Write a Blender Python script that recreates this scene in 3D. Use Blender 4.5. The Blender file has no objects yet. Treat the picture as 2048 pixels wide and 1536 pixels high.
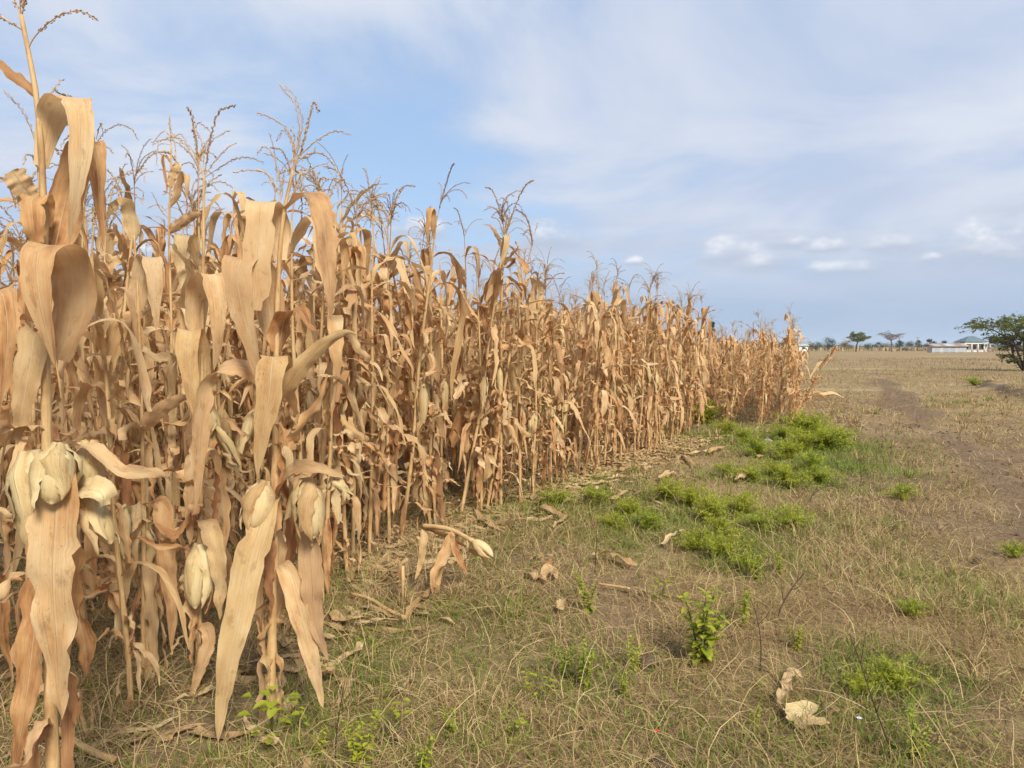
import bpy, math, random
import numpy as np
from mathutils import Vector, Matrix

# ------------------------------------------------------------------ camera, sky, sun, exposure
SC = bpy.context.scene
COL = SC.collection
FPX = 1577.0            # focal length in pixels of the 2048 px wide photograph
CAM_H = 1.5
HORIZON = 696.0
PITCH = math.atan((768 - HORIZON) / FPX)

cam_data = bpy.data.cameras.new("camera")
cam_data.sensor_width = 36.0
cam_data.lens = 36.0 * FPX / 2048.0
cam_data.clip_start = 0.05
cam_data.clip_end = 40000
cam = bpy.data.objects.new("camera", cam_data)
COL.objects.link(cam)
cam.location = (0, 0, CAM_H)
cam.rotation_euler = (math.pi / 2 - PITCH, 0, 0)
SC.camera = cam

SUN_EL, SUN_AZ = math.radians(41), math.radians(158)   # azimuth clockwise from +Y (view direction): behind, to the right
sun_data = bpy.data.lights.new("sun", 'SUN')
sun_data.energy = 3.1
sun_data.angle = math.radians(15)
sun_data.color = (1.0, 0.94, 0.83)
sun = bpy.data.objects.new("sun", sun_data)
COL.objects.link(sun)
sdir = Vector((math.sin(SUN_AZ) * math.cos(SUN_EL), math.cos(SUN_AZ) * math.cos(SUN_EL), math.sin(SUN_EL)))
sun.rotation_euler = sdir.to_track_quat('Z', 'Y').to_euler()

SC.view_settings.view_transform = 'Standard'
SC.view_settings.look = 'None'
SC.view_settings.exposure = 0.97
SC.view_settings.gamma = 1.0
SC.cycles.use_adaptive_sampling = True
SC.cycles.adaptive_threshold = 0.03
SC.cycles.max_bounces = 6
SC.cycles.diffuse_bounces = 4
SC.cycles.glossy_bounces = 2
SC.cycles.transmission_bounces = 3
SC.cycles.volume_bounces = 0
SC.cycles.transparent_max_bounces = 4


class Nodes:
    """small helper that writes node trees as expressions"""
    def __init__(self, tree):
        self.t = tree
        for n in list(tree.nodes):
            tree.nodes.remove(n)

    def new(self, kind, **kw):
        n = self.t.nodes.new(kind)
        for k, v in kw.items():
            setattr(n, k, v)
        return n

    def put(self, sock, v):
        if v is None:
            return
        if hasattr(v, 'is_output'):
            self.t.links.new(v, sock)
        elif isinstance(v, (tuple, list)) and sock.type == 'RGBA' and len(v) == 3:
            sock.default_value = (*v, 1.0)
        else:
            sock.default_value = v

    def m(self, op, a, b=None, c=None, clamp=False):
        n = self.new('ShaderNodeMath', operation=op, use_clamp=clamp)
        for i, v in enumerate((a, b, c)):
            self.put(n.inputs[i], v)
        return n.outputs[0]

    def mix(self, f, a, b, blend='MIX'):
        n = self.new('ShaderNodeMix', data_type='RGBA', blend_type=blend)
        n.clamp_factor = True
        self.put(n.inputs[0], f)
        self.put(n.inputs[6], a)
        self.put(n.inputs[7], b)
        return n.outputs[2]

    def vec(self, x, y, z):
        n = self.new('ShaderNodeCombineXYZ')
        for i, v in enumerate((x, y, z)):
            self.put(n.inputs[i], v)
        return n.outputs[0]

    def sep(self, v):
        n = self.new('ShaderNodeSeparateXYZ')
        self.put(n.inputs[0], v)
        return n.outputs

    def noise(self, v, scale, detail=4, rough=0.5, distortion=0.0):
        n = self.new('ShaderNodeTexNoise')
        if v is not None:
            self.put(n.inputs['Vector'], v)
        n.inputs['Scale'].default_value = scale
        n.inputs['Detail'].default_value = detail
        n.inputs['Roughness'].default_value = rough
        n.inputs['Distortion'].default_value = distortion
        return n.outputs[0]

    def step(self, v, lo, hi, smooth=True):
        n = self.new('ShaderNodeMapRange', interpolation_type='SMOOTHSTEP' if smooth else 'LINEAR')
        self.put(n.inputs[0], v)
        self.put(n.inputs[1], lo)
        self.put(n.inputs[2], hi)
        return n.outputs[0]

    def ramp(self, v, stops):
        n = self.new('ShaderNodeValToRGB')
        cr = n.color_ramp
        while len(cr.elements) < len(stops):
            cr.elements.new(0.5)
        for e, (p, c) in zip(cr.elements, stops):
            e.position = p
            e.color = (*c, 1)
        self.put(n.inputs[0], v)
        return n.outputs[0]

    def attr(self, name):
        return self.new('ShaderNodeAttribute', attribute_name=name).outputs['Fac']


# ---- sky: Nishita blue behind thin high cloud, a row of small cumulus low down, grey-blue murk at the horizon
world = bpy.data.worlds.new("World")
SC.world = world
world.use_nodes = True
world.cycles.sampling_method = 'MANUAL'
world.cycles.sample_map_resolution = 256
N = Nodes(world.node_tree)
SKY_OX, SKY_OY = 33.458, 19.054
sky = N.new('ShaderNodeTexSky', sky_type='NISHITA')
sky.sun_disc = False
sky.sun_elevation = SUN_EL
sky.sun_rotation = SUN_AZ
sky.air_density = 1.0
sky.dust_density = 1.2
sky.ozone_density = 1.5
dx, dy, dz = N.sep(N.new('ShaderNodeTexCoord').outputs['Generated'])
zc = N.m('MAXIMUM', dz, 0.0)
inv = N.m('DIVIDE', 1.0, N.m('ADD', zc, 0.14))
hx, hy = N.m('MULTIPLY', dx, inv), N.m('MULTIPLY', dy, inv)
hv = N.vec(N.m('ADD', N.m('MULTIPLY', hx, 0.95), SKY_OX), N.m('ADD', N.m('MULTIPLY', hy, 0.95), SKY_OY), 0.0)
n_hi = N.noise(hv, 1.0, 8, 0.55, 0.5)
n_lo = N.noise(hv, 0.42, 3, 0.5, 0.3)
cov = N.m('ADD', N.m('MULTIPLY', n_hi, 0.55), N.m('MULTIPLY', n_lo, 0.55))
m_hi = N.m('ADD', N.m('MULTIPLY', N.step(cov, 0.455, 0.60), 0.90), 0.07)
az = N.m('ARCTAN2', dx, dy)


def cumulus(seed, fx, fz, scale, lo, hi, z0, z1, z2, z3):
    v0 = N.vec(N.m('MULTIPLY', az, fx), N.m('MULTIPLY', zc, fz), seed)
    v1 = N.vec(N.m('MULTIPLY', az, fx), N.m('ADD', N.m('MULTIPLY', zc, fz), 0.22), seed)
    a, b = N.noise(v0, scale, 6, 0.52, 0.0), N.noise(v1, scale, 6, 0.52, 0.0)
    bnd = N.m('MULTIPLY', N.step(zc, z0, z1), N.m('SUBTRACT', 1.0, N.step(zc, z2, z3)))
    mask = N.m('MULTIPLY', N.step(a, lo, hi), bnd)
    return mask, N.step(N.m('SUBTRACT', a, b), -0.03, 0.12)


m_cu, lit = cumulus(2.3, 9.0, 22.0, 1.25, 0.53, 0.66, 0.085, 0.10, 0.125, 0.165)
m_st, lit2 = cumulus(11.3, 3.0, 30.0, 1.0, 0.42, 0.62, 0.05, 0.085, 0.12, 0.20)
# the small fair-weather cumulus over the plain: direction of the flat base, half width and height in pixels of the photograph
puff = N.noise(N.vec(N.m('MULTIPLY', az, 26.0), N.m('MULTIPLY', zc, 40.0), 4.0), 1.0, 6, 0.55)
puff_c = N.m('MULTIPLY', N.m('SUBTRACT', puff, 0.5), 2.3)
m_pf, l_pf = None, None
for cx_, cy_, w_, h_ in ((1090, 496, 95, 56), (1465, 528, 85, 58), (1525, 540, 72, 40), (1575, 500, 60, 36), (1650, 506, 62, 34), (1775, 504, 80, 42), (1682, 550, 90, 42), (1985, 530, 150, 95),
                         (1858, 524, 28, 20), (835, 474, 75, 46), (1268, 532, 26, 22), (610, 500, 80, 36), (2240, 505, 90, 50), (-150, 490, 120, 50), (2500, 530, 70, 40), (300, 520, 90, 34)):
    vx, vy = (cx_ - 1024) / FPX, (HORIZON - cy_) / FPX
    ln_ = math.sqrt(vx * vx + 1 + vy * vy)
    a0_, z0_ = math.atan2(vx, 1.0), vy / ln_
    ea = N.m('DIVIDE', N.m('SUBTRACT', az, a0_), w_ / FPX / (1 + vx * vx))
    ez = N.m('DIVIDE', N.m('SUBTRACT', zc, z0_), h_ / FPX)
    rr_ = N.m('ADD', N.m('MULTIPLY', ea, ea), N.m('MULTIPLY', ez, ez))
    den = N.m('ADD', N.m('SUBTRACT', 1.0, rr_), puff_c)
    mm = N.m('MULTIPLY', N.step(den, -0.15, 1.05), N.step(ez, -0.35, 0.15))
    ll = N.m('MULTIPLY', mm, N.step(N.m('ADD', ez, N.m('MULTIPLY', puff_c, 0.35)), 0.05, 0.75))
    m_pf = mm if m_pf is None else N.m('MAXIMUM', m_pf, mm)
    l_pf = ll if l_pf is None else N.m('MAXIMUM', l_pf, ll)
murk = N.m('MULTIPLY', N.m('SUBTRACT', 1.0, N.step(zc, 0.03, 0.17)), 0.8)
blue = N.mix(0.7, sky.outputs[0], (1.8, 2.7, 4.15))
veil = N.mix(N.step(n_hi, 0.36, 0.66), (2.75, 3.2, 4.15), (3.85, 4.1, 4.6))
c = N.mix(m_hi, blue, veil)
mk = N.mix(N.step(zc, 0.03, 0.10), (1.75, 2.4, 3.4), (2.35, 2.9, 3.85))
c = N.mix(murk, c, mk)
c = N.mix(N.m('MULTIPLY', m_st, 0.62), c, (2.85, 3.15, 3.85))
c = N.mix(N.m('MULTIPLY', m_cu, 0.5), c, N.mix(lit, (2.5, 2.85, 3.6), (3.3, 3.5, 4.0)))
c = N.mix(N.m('MULTIPLY', m_pf, 0.95), c, N.mix(l_pf, (2.6, 2.95, 3.65), (5.2, 5.2, 5.3)))
bg = N.new('ShaderNodeBackground')
N.put(bg.inputs[0], c)
bg.inputs[1].default_value = 0.1
wo = N.new('ShaderNodeOutputWorld')
N.t.links.new(bg.outputs[0], wo.inputs[0])

# ------------------------------------------------------------------ geometry helpers
_cp, _sp = math.cos(PITCH), math.sin(PITCH)


def P(px, py, d):
    """the point at depth d (metres along the view) that the camera sees at pixel (px, py)"""
    cx, cy = (px - 1024) / FPX, (768 - py) / FPX
    y, z = _cp + cy * _sp, -_sp + cy * _cp
    k = d / y
    return np.array((cx * k, d, CAM_H + z * k))


def G(px, py):
    """the ground point (z = 0) seen at pixel (px, py)"""
    cx, cy = (px - 1024) / FPX, (768 - py) / FPX
    y, z = _cp + cy * _sp, -_sp + cy * _cp
    k = -CAM_H / z
    return np.array((cx * k, y * k))


def vnoise(x, y, seed=0):
    x, y = np.asarray(x, float), np.asarray(y, float)
    xi, yi = np.floor(x).astype(np.int64), np.floor(y).astype(np.int64)
    fx, fy = x - xi, y - yi
    fx, fy = fx * fx * (3 - 2 * fx), fy * fy * (3 - 2 * fy)

    def h(i, j):
        v = (i * 374761393 + j * 668265263 + seed * 974711) & 0xffffffff
        v = ((v ^ (v >> 13)) * 1274126177) & 0xffffffff
        return ((v ^ (v >> 16)) & 0xffff) / 65535.0
    a = h(xi, yi) * (1 - fx) + h(xi + 1, yi) * fx
    b = h(xi, yi + 1) * (1 - fx) + h(xi + 1, yi + 1) * fx
    return a * (1 - fy) + b * fy


def fbm(x, y, seed=0, octaves=3):
    s, a, t = 0, 1.0, 0
    for i in range(octaves):
        s = s + a * vnoise(np.asarray(x) * 2 ** i, np.asarray(y) * 2 ** i, seed + i * 17)
        t += a
        a *= 0.5
    return s / t


BANK = (G(1935, 768), G(2060, 800))


def height(x, y):
    x, y = np.asarray(x, float), np.asarray(y, float)
    near = np.exp(-np.maximum(0, y - 12) / 25.0)
    h = (0.07 * (fbm(x * 0.6, y * 0.6, 3) - 0.5) + 0.05 * (fbm(x * 2.6, y * 2.6, 9) - 0.5)) * near
    # small eroded step on the far side of the track
    (ax, ay), (bx, by) = BANK
    ux, uy = bx - ax, by - ay
    L = math.hypot(ux, uy)
    ux, uy = ux / L, uy / L
    along = (x - ax) * ux + (y - ay) * uy
    side = -(x - ax) * uy + (y - ay) * ux + 0.9 * (fbm(x * 0.7, y * 0.7, 21) - 0.5)
    w = 1 / (1 + np.exp(-(along - 0.3) * 2.5)) * np.exp(-np.maximum(0, side) / 6.0)
    h = h + 0.30 * w / (1 + np.exp(-np.clip(side * 9, -50, 50)))
    # narrow dark gully in the open ground further back
    return h


def hgt(x, y):
    return float(height(x, y))


def nrm(v):
    return v / np.maximum(np.linalg.norm(v, axis=-1, keepdims=True), 1e-9)


class Geo:
    """arrays of vertices and faces that end as ONE mesh"""
    def __init__(self):
        self.v, self.f, self.uv, self.t, self.n = [], [], [], [], 0

    def add(self, v, f, uv=None, tint=0.5):
        v = np.asarray(v, np.float32).reshape(-1, 3)
        self.v.append(v)
        self.uv.append(np.zeros((len(v), 2), np.float32) if uv is None else np.asarray(uv, np.float32))
        self.t.append(np.full(len(v), tint, np.float32) if np.isscalar(tint) else np.asarray(tint, np.float32))
        for a in (f if isinstance(f, list) else [f]):
            self.f.append(np.asarray(a, np.int32) + self.n)
        self.n += len(v)
        return self

    def arrays(self):
        return np.concatenate(self.v), self.f, np.concatenate(self.uv), np.concatenate(self.t)

    def merge(self, arr, mat=None, tint=None):
        v, f, uv, t = arr
        if mat is not None:
            v = v @ mat[:3, :3].T + mat[:3, 3]
        return self.add(v, list(f), uv, t if tint is None else (t + tint) % 1.0)

    def mesh(self, name, mat, smooth=True):
        v, fs, uv, t = self.arrays()
        me = bpy.data.meshes.new(name)
        tot = np.concatenate([np.full(len(a), a.shape[1], np.int32) for a in fs if len(a)])
        idx = np.concatenate([a.reshape(-1) for a in fs if len(a)])
        me.vertices.add(len(v))
        me.vertices.foreach_set('co', v.astype(np.float32).reshape(-1))
        me.loops.add(len(idx))
        me.loops.foreach_set('vertex_index', idx.astype(np.int32))
        me.polygons.add(len(tot))
        me.polygons.foreach_set('loop_start', np.concatenate([[0], np.cumsum(tot)[:-1]]).astype(np.int32))
        me.polygons.foreach_set('use_smooth', np.full(len(tot), smooth))
        me.update(calc_edges=True)
        lay = me.uv_layers.new(name='UVMap')
        lay.data.foreach_set('uv', uv[idx].astype(np.float32).reshape(-1))
        at = me.attributes.new('tint', 'FLOAT', 'POINT')
        at.data.foreach_set('value', t.astype(np.float32))
        me.materials.append(mat)
        return me


def grid_faces(n, m, wrap=False):
    i, j = np.meshgrid(np.arange(n - 1), np.arange(m if wrap else m - 1), indexing='ij')
    j2 = (j + 1) % m
    return np.stack([i * m + j, i * m + j2, (i + 1) * m + j2, (i + 1) * m + j], -1).reshape(-1, 4)


def tangents(c):
    t = np.gradient(c, axis=0)
    return nrm(t)


def tube(c, r, sides=6, vscale=4.0, tint=0.5, geo=None, cap=True):
    c = np.asarray(c, float)
    r = np.broadcast_to(np.asarray(r, float), (len(c),))
    t = tangents(c)
    ref = np.array((1.0, 0, 0)) if abs(t[0][0]) < 0.8 else np.array((0, 1.0, 0))
    us = []
    u = nrm(ref - t[0] * (ref @ t[0]))
    for k in range(len(c)):
        u = nrm(u - t[k] * (u @ t[k]))
        us.append(u)
    us = np.array(us)
    ws = np.cross(t, us)
    a = np.arange(sides) / sides * 2 * math.pi
    v = c[:, None, :] + r[:, None, None] * (us[:, None, :] * np.cos(a)[None, :, None] + ws[:, None, :] * np.sin(a)[None, :, None])
    s = np.concatenate([[0], np.cumsum(np.linalg.norm(np.diff(c, axis=0), axis=1))])
    uv = np.stack(np.broadcast_arrays((a / 6.283)[None, :], s[:, None] * vscale), -1)
    f = [grid_faces(len(c), sides, True)]
    if cap and sides in (3, 4):
        f.append(np.arange(sides)[None, :] + (len(c) - 1) * sides)
    elif cap:
        f.append(np.array([[k for k in range(sides)]]) + (len(c) - 1) * sides)
        f.append(np.array([[k for k in range(sides)][::-1]]))
    g = geo or Geo()
    g.add(v.reshape(-1, 3), f, uv.reshape(-1, 2), tint)
    return g


def catmull(pts, n):
    p = np.asarray(pts, float)
    k = len(p)
    seg = np.maximum(np.linalg.norm(np.diff(p[:, :3], axis=0), axis=1), 1e-6)
    s = np.concatenate([[0], np.cumsum(seg)])
    s /= s[-1]
    q = np.linspace(0, 1, n)
    out = np.zeros((n, p.shape[1]))
    for i, t in enumerate(q):
        j = min(max(np.searchsorted(s, t, side='right') - 1, 0), k - 2)
        u = (t - s[j]) / (s[j + 1] - s[j])
        p0, p1, p2, p3 = p[max(j - 1, 0)], p[j], p[j + 1], p[min(j + 2, k - 1)]
        out[i] = 0.5 * (2 * p1 + (p2 - p0) * u + (2 * p0 - 5 * p1 + 4 * p2 - p3) * u * u + (3 * p1 - p0 - 3 * p2 + p3) * u ** 3)
    return out


def ribbon(C, W, width, curl, nu=4, amp=0.006, freq=4.0, rng=None, tint=0.5, rib=0.25, ragged=0.0):
    """a leaf blade: centre line C, width direction W, cross-section bent by curl radians, wavy margins, keeled midrib"""
    rng = rng or np.random.default_rng(1)
    n = len(C)
    T = tangents(C)
    W = nrm(W - T * np.sum(W * T, axis=1, keepdims=True))
    Nn = np.cross(T, W)
    s = np.concatenate([[0], np.cumsum(np.linalg.norm(np.diff(C, axis=0), axis=1))])
    L = s[-1]
    a = np.linspace(-1, 1, nu + 1)
    k = np.where(np.abs(curl) < 0.05, 0.05, curl)
    ph = rng.uniform(0, 6.28, 4)
    X = np.sin(a[None, :] * k[:, None] / 2) / k[:, None] * width[:, None]
    Z = (1 - np.cos(a[None, :] * k[:, None] / 2)) / k[:, None] * width[:, None]
    Z += rib * 0.12 * width[:, None] * np.abs(a)[None, :]
    e = np.abs(a)[None, :] ** 1.4 * np.minimum(1, width / 0.03)[:, None]
    sn = (s / L)[:, None]
    wav = np.where(a[None, :] > 0, np.sin(freq * 6.28 * sn + ph[0]) + 0.6 * np.sin(freq * 13.1 * sn + ph[1]),
                   np.sin(freq * 6.9 * sn + ph[2]) + 0.6 * np.sin(freq * 11.7 * sn + ph[3]))
    Z += amp * e * wav
    X *= 1 + 0.07 * e * np.sin(freq * 9.0 * sn + ph[1] + a[None, :])
    if ragged:
        j = 1 + ragged * rng.normal(0, 1, (n, 2)) - (rng.uniform(0, 1, (n, 2)) < .06) * rng.uniform(.2, .6, (n, 2))
        X *= np.where(a[None, :] < 0, np.clip(j[:, :1], .3, 1.3), np.clip(j[:, 1:], .3, 1.3)) * .5 * np.abs(a)[None, :] + 1 - .5 * np.abs(a)[None, :]
        Z += ragged * .05 * width[:, None] * rng.normal(0, 1, (n, nu + 1))
    v = C[:, None, :] + W[:, None, :] * X[..., None] + Nn[:, None, :] * Z[..., None]
    uv = np.stack(np.broadcast_arrays(((a + 1) / 2)[None, :], (s / 0.25)[:, None]), -1)
    return v.reshape(-1, 3), [grid_faces(n, nu + 1)], uv.reshape(-1, 2), np.full(n * (nu + 1), tint, np.float32)


def rotz(a):
    c, s = math.cos(a), math.sin(a)
    return np.array(((c, -s, 0), (s, c, 0), (0, 0, 1.0)))


def xform(loc, rz=0.0, s=1.0, tilt=None):
    m = np.eye(4)
    r = rotz(rz) * s
    if tilt is not None:
        r = tilt @ r
    m[:3, :3] = r
    m[:3, 3] = loc
    return m


# ------------------------------------------------------------------ object helpers
def tag(o, label=None, cat=None, group=None, kind=None):
    for k, v in (('label', label), ('category', cat), ('group', group), ('kind', kind)):
        if v:
            o[k] = v
    return o


def put(name, me, parent=None, loc=None, rot=None, scale=None):
    o = bpy.data.objects.new(name, me)
    COL.objects.link(o)
    if parent is not None:
        o.parent = parent
    if loc is not None:
        o.location = loc
    if rot is not None:
        o.rotation_euler = rot
    if scale is not None:
        o.scale = (scale, scale, scale) if np.isscalar(scale) else scale
    return o


def thing(name, loc, label, cat, group=None, rz=0.0):
    o = bpy.data.objects.new(name, None)
    o.empty_display_size = 0.1
    COL.objects.link(o)
    o.location = loc
    o.rotation_euler = (0, 0, rz)
    return tag(o, label, cat, group)


# ------------------------------------------------------------------ materials
def new_mat(name):
    m = bpy.data.materials.new(name)
    m.use_nodes = True
    return m, Nodes(m.node_tree)


def rand_tint(N):
    oi = N.new('ShaderNodeObjectInfo').outputs['Random']
    return N.m('FRACT', N.m('ADD', N.attr('tint'), oi))


def finish(N, col, rough=0.7, trans=None, trans_amt=0.0, bump=None, bump_s=0.3, bump_d=0.004, spec=0.25):
    p = N.new('ShaderNodeBsdfPrincipled')
    N.put(p.inputs['Base Color'], col)
    N.put(p.inputs['Roughness'], rough)
    p.inputs['Specular IOR Level'].default_value = spec
    if bump is not None:
        b = N.new('ShaderNodeBump')
        b.inputs['Strength'].default_value = bump_s
        b.inputs['Distance'].default_value = bump_d
        N.put(b.inputs['Height'], bump)
        N.put(p.inputs['Normal'], b.outputs[0])
    out = N.new('ShaderNodeOutputMaterial')
    sh = p.outputs[0]
    if trans is not None:
        tr = N.new('ShaderNodeBsdfTranslucent')
        N.put(tr.inputs[0], trans)
        mx = N.new('ShaderNodeMixShader')
        mx.inputs[0].default_value = trans_amt
        N.t.links.new(sh, mx.inputs[1])
        N.t.links.new(tr.outputs[0], mx.inputs[2])
        sh = mx.outputs[0]
    N.t.links.new(sh, out.inputs[0])


def leaf_material(name, stops, rib_col, stain=0.6, trans=0.36, vein=1.0):
    m, N = new_mat(name)
    u, v, _ = N.sep(N.new('ShaderNodeUVMap', uv_map='UVMap').outputs[0])
    r = rand_tint(N)
    r2 = N.m('FRACT', N.m('MULTIPLY', r, 7.13))
    r3 = N.m('FRACT', N.m('MULTIPLY', r, 23.7))
    off = N.m('MULTIPLY', r, 91.0)
    blotch = N.noise(N.vec(N.m('MULTIPLY', u, 1.1), v, off), 1.7, 4, 0.6)
    tone = N.m('ADD', N.m('MULTIPLY', r2, 0.66), N.m('MULTIPLY', N.m('SUBTRACT', blotch, 0.5), 1.7))
    tone = N.m('ADD', tone, 0.12, clamp=True)
    col = N.ramp(tone, stops)
    fib = N.noise(N.vec(N.m('MULTIPLY', u, 21.0), N.m('MULTIPLY', v, 0.8), off), 1.0, 6, 0.7)
    fib2 = N.noise(N.vec(N.m('MULTIPLY', u, 60.0), N.m('MULTIPLY', v, 1.5), off), 1.0, 2, 0.6)
    col = N.mix(N.m('MULTIPLY', N.step(fib, 0.50, 0.74), 0.50 * vein), col, (0.29, 0.15, 0.06))
    col = N.mix(N.m('MULTIPLY', N.step(fib2, 0.5, 0.75), 0.34 * vein), col, (0.68, 0.48, 0.25))
    # some blades bleached to cream, others weathered grey-brown
    r4 = N.m('FRACT', N.m('MULTIPLY', r, 41.3))
    col = N.mix(N.m('MULTIPLY', N.step(r4, 0.72, 0.9), 0.3), col, (0.80, 0.62, 0.36))
    col = N.mix(N.m('MULTIPLY', N.m('SUBTRACT', 1.0, N.step(r4, 0.06, 0.16)), 0.35), col, (0.36, 0.235, 0.13))
    # weathered speckling, more on some leaves than on others
    sp = N.noise(N.vec(N.m('MULTIPLY', u, 9.0), N.m('MULTIPLY', v, 16.0), off), 1.0, 5, 0.75)
    amt = N.m('MULTIPLY', N.step(r3, 0.45, 1.0), stain)
    col = N.mix(N.m('MULTIPLY', N.step(sp, 0.60, 0.68), amt), col, (0.13, 0.075, 0.035))
    # grey mould and broad brown stains
    gm = N.noise(N.vec(N.m('MULTIPLY', u, 2.2), N.m('MULTIPLY', v, 2.6), N.m('ADD', off, 5.0)), 1.0, 5, 0.7)
    col = N.mix(N.m('MULTIPLY', N.step(gm, 0.56, 0.66), 0.38), col, (0.30, 0.155, 0.06))
    col = N.mix(N.m('MULTIPLY', N.step(gm, 0.46, 0.36), N.m('MULTIPLY', amt, 0.25)), col, (0.46, 0.38, 0.27))
    ln = N.noise(N.vec(N.m('MULTIPLY', u, 34.0), N.m('MULTIPLY', v, 3.0), off), 1.0, 3, 0.6)
    col = N.mix(N.m('MULTIPLY', N.step(ln, 0.66, 0.72), N.m('MULTIPLY', amt, 0.9)), col, (0.10, 0.06, 0.035))
    d = N.m('ABSOLUTE', N.m('SUBTRACT', u, 0.5))
    rib = N.m('SUBTRACT', 1.0, N.step(d, 0.010, 0.030))
    col = N.mix(N.m('MULTIPLY', rib, 0.42), col, rib_col)
    tc = N.mix(0.55, col, (0.50, 0.20, 0.045), 'MULTIPLY')
    tc = N.mix(0.5, tc, col)
    bump = N.m('ADD', fib2, N.m('MULTIPLY', rib, -1.2))
    finish(N, col, 0.66, tc, trans, N.m('ADD', bump, N.m('MULTIPLY', fib, 1.5)), 0.55, 0.004, 0.18)
    return m


TAN = [(0.0, (0.77, 0.57, 0.32)), (0.28, (0.70, 0.465, 0.23)), (0.55, (0.62, 0.36, 0.16)), (0.8, (0.48, 0.24, 0.095)), (1.0, (0.26, 0.115, 0.047))]
M_LEAF = leaf_material("dry_corn_leaf", TAN, (0.70, 0.56, 0.35))
M_LEAF_RUST = leaf_material("rusty_corn_leaf", [(0.0, (0.50, 0.28, 0.13)), (0.5, (0.40, 0.19, 0.085)), (1.0, (0.28, 0.12, 0.05))], (0.52, 0.32, 0.17), 0.3)
M_LEAF_PALE = leaf_material("pale_corn_leaf", [(0.0, (0.74, 0.56, 0.30)), (0.5, (0.66, 0.455, 0.215)), (1.0, (0.50, 0.29, 0.12))], (0.72, 0.60, 0.40), 0.9)
M_HUSK = leaf_material("pale_corn_husk", [(0.0, (0.62, 0.50, 0.27)), (0.45, (0.55, 0.41, 0.195)), (1.0, (0.38, 0.24, 0.10))], (0.60, 0.48, 0.27), 0.8, 0.12, 0.8)
M_LITTER = leaf_material("fallen_corn_leaf", [(0.0, (0.55, 0.40, 0.21)), (0.5, (0.45, 0.30, 0.145)), (1.0, (0.26, 0.155, 0.075))], (0.60, 0.48, 0.30), 1.0, 0.1)


def stalk_material():
    m, N = new_mat("dry_corn_stalk")
    u, v, _ = N.sep(N.new('ShaderNodeUVMap', uv_map='UVMap').outputs[0])
    r = rand_tint(N)
    off = N.m('MULTIPLY', r, 57.0)
    b = N.noise(N.vec(u, N.m('MULTIPLY', v, 1.4), off), 1.6, 5, 0.65)
    col = N.ramp(b, [(0.25, (0.22, 0.125, 0.055)), (0.42, (0.40, 0.245, 0.105)), (0.58, (0.52, 0.355, 0.165)), (0.75, (0.30, 0.165, 0.07))])
    st = N.noise(N.vec(N.m('MULTIPLY', u, 22.0), N.m('MULTIPLY', v, 0.6), off), 1.0, 3, 0.6)
    col = N.mix(N.m('MULTIPLY', N.step(st, 0.52, 0.7), 0.5), col, (0.24, 0.14, 0.065))
    sp = N.noise(N.vec(N.m('MULTIPLY', u, 12.0), N.m('MULTIPLY', v, 5.0), off), 1.0, 4, 0.7)
    col = N.mix(N.m('MULTIPLY', N.step(sp, 0.63, 0.70), 0.6), col, (0.10, 0.06, 0.035))
    finish(N, col, 0.6, bump=st, bump_s=0.3)
    return m


M_STALK = stalk_material()


def simple(name, stops, rough=0.8, scale=3.0, trans=0.0, use_tint=True, bump=0.0, coords='Object', spec=0.2, mix_noise=0.5):
    m, N = new_mat(name)
    co = N.new('ShaderNodeTexCoord').outputs[coords]
    n = N.noise(co, scale, 5, 0.6)
    if use_tint:
        f = N.m('ADD', N.m('MULTIPLY', rand_tint(N), 1 - mix_noise), N.m('MULTIPLY', n, mix_noise))
    else:
        f = N.step(n, 0.25, 0.75, False)
    col = N.ramp(f, stops)
    finish(N, col, rough, col if trans else None, trans, n if bump else None, bump, 0.02, spec)
    return m


M_TASSEL = simple("corn_tassel", [(0.0, (0.20, 0.105, 0.055)), (0.35, (0.36, 0.21, 0.10)), (0.7, (0.54, 0.37, 0.18)), (1.0, (0.66, 0.49, 0.27))], 0.8, 20, 0.1)
M_STRAW = simple("dry_straw", [(0.0, (0.13, 0.078, 0.038)), (0.3, (0.25, 0.160, 0.075)), (0.65, (0.42, 0.30, 0.135)), (1.0, (0.60, 0.48, 0.25))], 0.75, 2.0, 0.2, mix_noise=0.25)
M_GREEN = simple("green_grass", [(0.0, (0.09, 0.13, 0.018)), (0.5, (0.16, 0.21, 0.028)), (1.0, (0.27, 0.29, 0.06))], 0.7, 2.0, 0.25, mix_noise=0.3)
def weed_material():
    m, N = new_mat("bright_weed")
    t = N.attr('tint')
    oi = N.new('ShaderNodeObjectInfo').outputs['Random']
    col = N.ramp(t, [(0.0, (0.15, 0.23, 0.016)), (0.5, (0.27, 0.35, 0.028)), (1.0, (0.46, 0.48, 0.08))])
    col = N.mix(N.m('ADD', 0.15, N.m('MULTIPLY', oi, 0.6)), col, (0.42, 0.42, 0.035))
    finish(N, col, 0.6, col, 0.45)
    return m


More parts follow.
